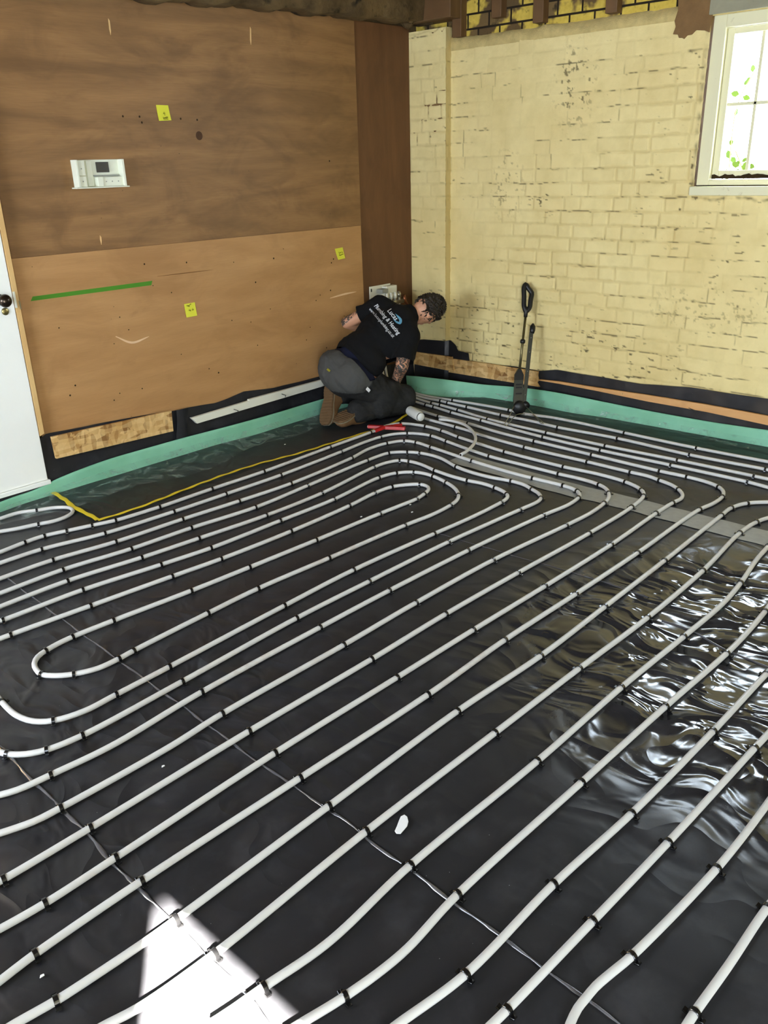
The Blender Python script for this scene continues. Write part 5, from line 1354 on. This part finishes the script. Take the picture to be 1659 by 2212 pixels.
# print on the back of the shirt: each letter lies on the cloth
dg = bpy.context.evaluated_depsgraph_get()
bvh = BVHTree.FromObject(shirt, dg); bvt = BVHTree.FromObject(tro, dg)
sh_off = world_loc(shirt); tr_off = world_loc(tro)
bn = Vector(D['back_n']).normalized()
camp = Vector(D['cam']['loc'])
def on_surface(p, tree, off, lift, direction):
    o_ = p-direction*.6; hit = tree.ray_cast(o_-off, direction)
    if hit[0] is None: return p
    return hit[0]+off+hit[1]*lift if hit[1].dot(direction) < 0 else hit[0]+off-hit[1]*lift
def print_on(parent, name, mat, s, a, b, bold=False, tree=None, off=None, slant=0.0):
    me = text_mesh(s, 1.0, bold)
    P = np.array([v.co for v in me.vertices]); x0, x1 = P[:, 0].min(), P[:, 0].max()
    a = Vector(a); b = Vector(b); e1 = (b-a); sc = e1.length/(x1-x0); e1.normalize(); dirn = ((a+b)/2-camp).normalized()
    e2 = (-dirn).cross(e1).normalized()
    bm = bmesh.new(); bm.from_mesh(me); bmesh.ops.triangulate(bm, faces=bm.faces[:])
    for v in bm.verts:
        x = (v.co.x-x0)*sc + slant*v.co.y*sc; y = v.co.y*sc
        v.co = on_surface(a+e1*x+e2*y, tree, off, .0045, dirn)
    base = world_loc(parent); 
    for v in bm.verts: v.co -= base
    m2 = bpy.data.meshes.new(name); bm.to_mesh(m2); bm.free(); bpy.data.meshes.remove(me)
    return link(name, m2, mat, parent, base)
print_on(shirt, 'lettering', M_LETTER, 'Plumbing & Heating', *D['txt'][0], bold=True, tree=bvh, off=sh_off, slant=.2)
print_on(shirt, 'lettering', M_LETTER, 'Lucas', *D['txt'][1], bold=True, tree=bvh, off=sh_off, slant=.2)
print_on(shirt, 'lettering', M_LETTER, 'www.lucasplumbing.co.uk', *D['txt'][2], tree=bvh, off=sh_off)
# crescent swoosh
sw = [Vector(p) for p in D['swoosh']]
P = smooth_path([tuple(p) for p in sw], .006); mb = MB(); R = []
for i, p in enumerate(P):
    p = Vector(p); d = Vector(P[min(i+1, len(P)-1)])-Vector(P[max(i-1, 0)]); dirn = (p-camp).normalized(); n = d.cross(dirn).normalized(); w = .0085*math.sin(math.pi*(.04+.92*i/(len(P)-1)))**1.4
    R.append([tuple(on_surface(p+n*w, bvh, sh_off, .0045, dirn)), tuple(on_surface(p-n*w, bvh, sh_off, .0045, dirn))])
MB().grid(R).build('logo_swoosh', M_BLUE, shirt)
shorts = [o for o in pers.children if o.name.startswith('boxer')][0]
bvs = BVHTree.FromObject(shorts, dg)
print_on(shorts, 'lettering', M_LETTER, 'Coteni', *D['txt'][3], tree=bvs, off=world_loc(shorts))
def patch_on(name, mat, c, w, h_, e1, parent, tree, off, lift=.005):
    c = Vector(c); dirn = (c-camp).normalized(); e1 = Vector(e1); e1 = (e1-dirn*e1.dot(dirn)).normalized(); e2 = (-dirn).cross(e1)
    R = [[tuple(on_surface(c+e1*w*x+e2*h_*y, tree, off, lift, dirn)) for x in (-1, 0, 1)] for y in (-1, 0, 1)]
    return MB().grid(R).build(name, mat, parent, smooth=True)
patch_on('trouser_label', plain('yellow_label', (150, 140, 40), .8, .2), lp, .011, .006, rv, tro, bvt, tr_off)
MKEY = D['key_tag']
patch_on('hanging_tag', M_PAPER, MKEY, .015, .011, rv, tro, bvt, tr_off, .010)
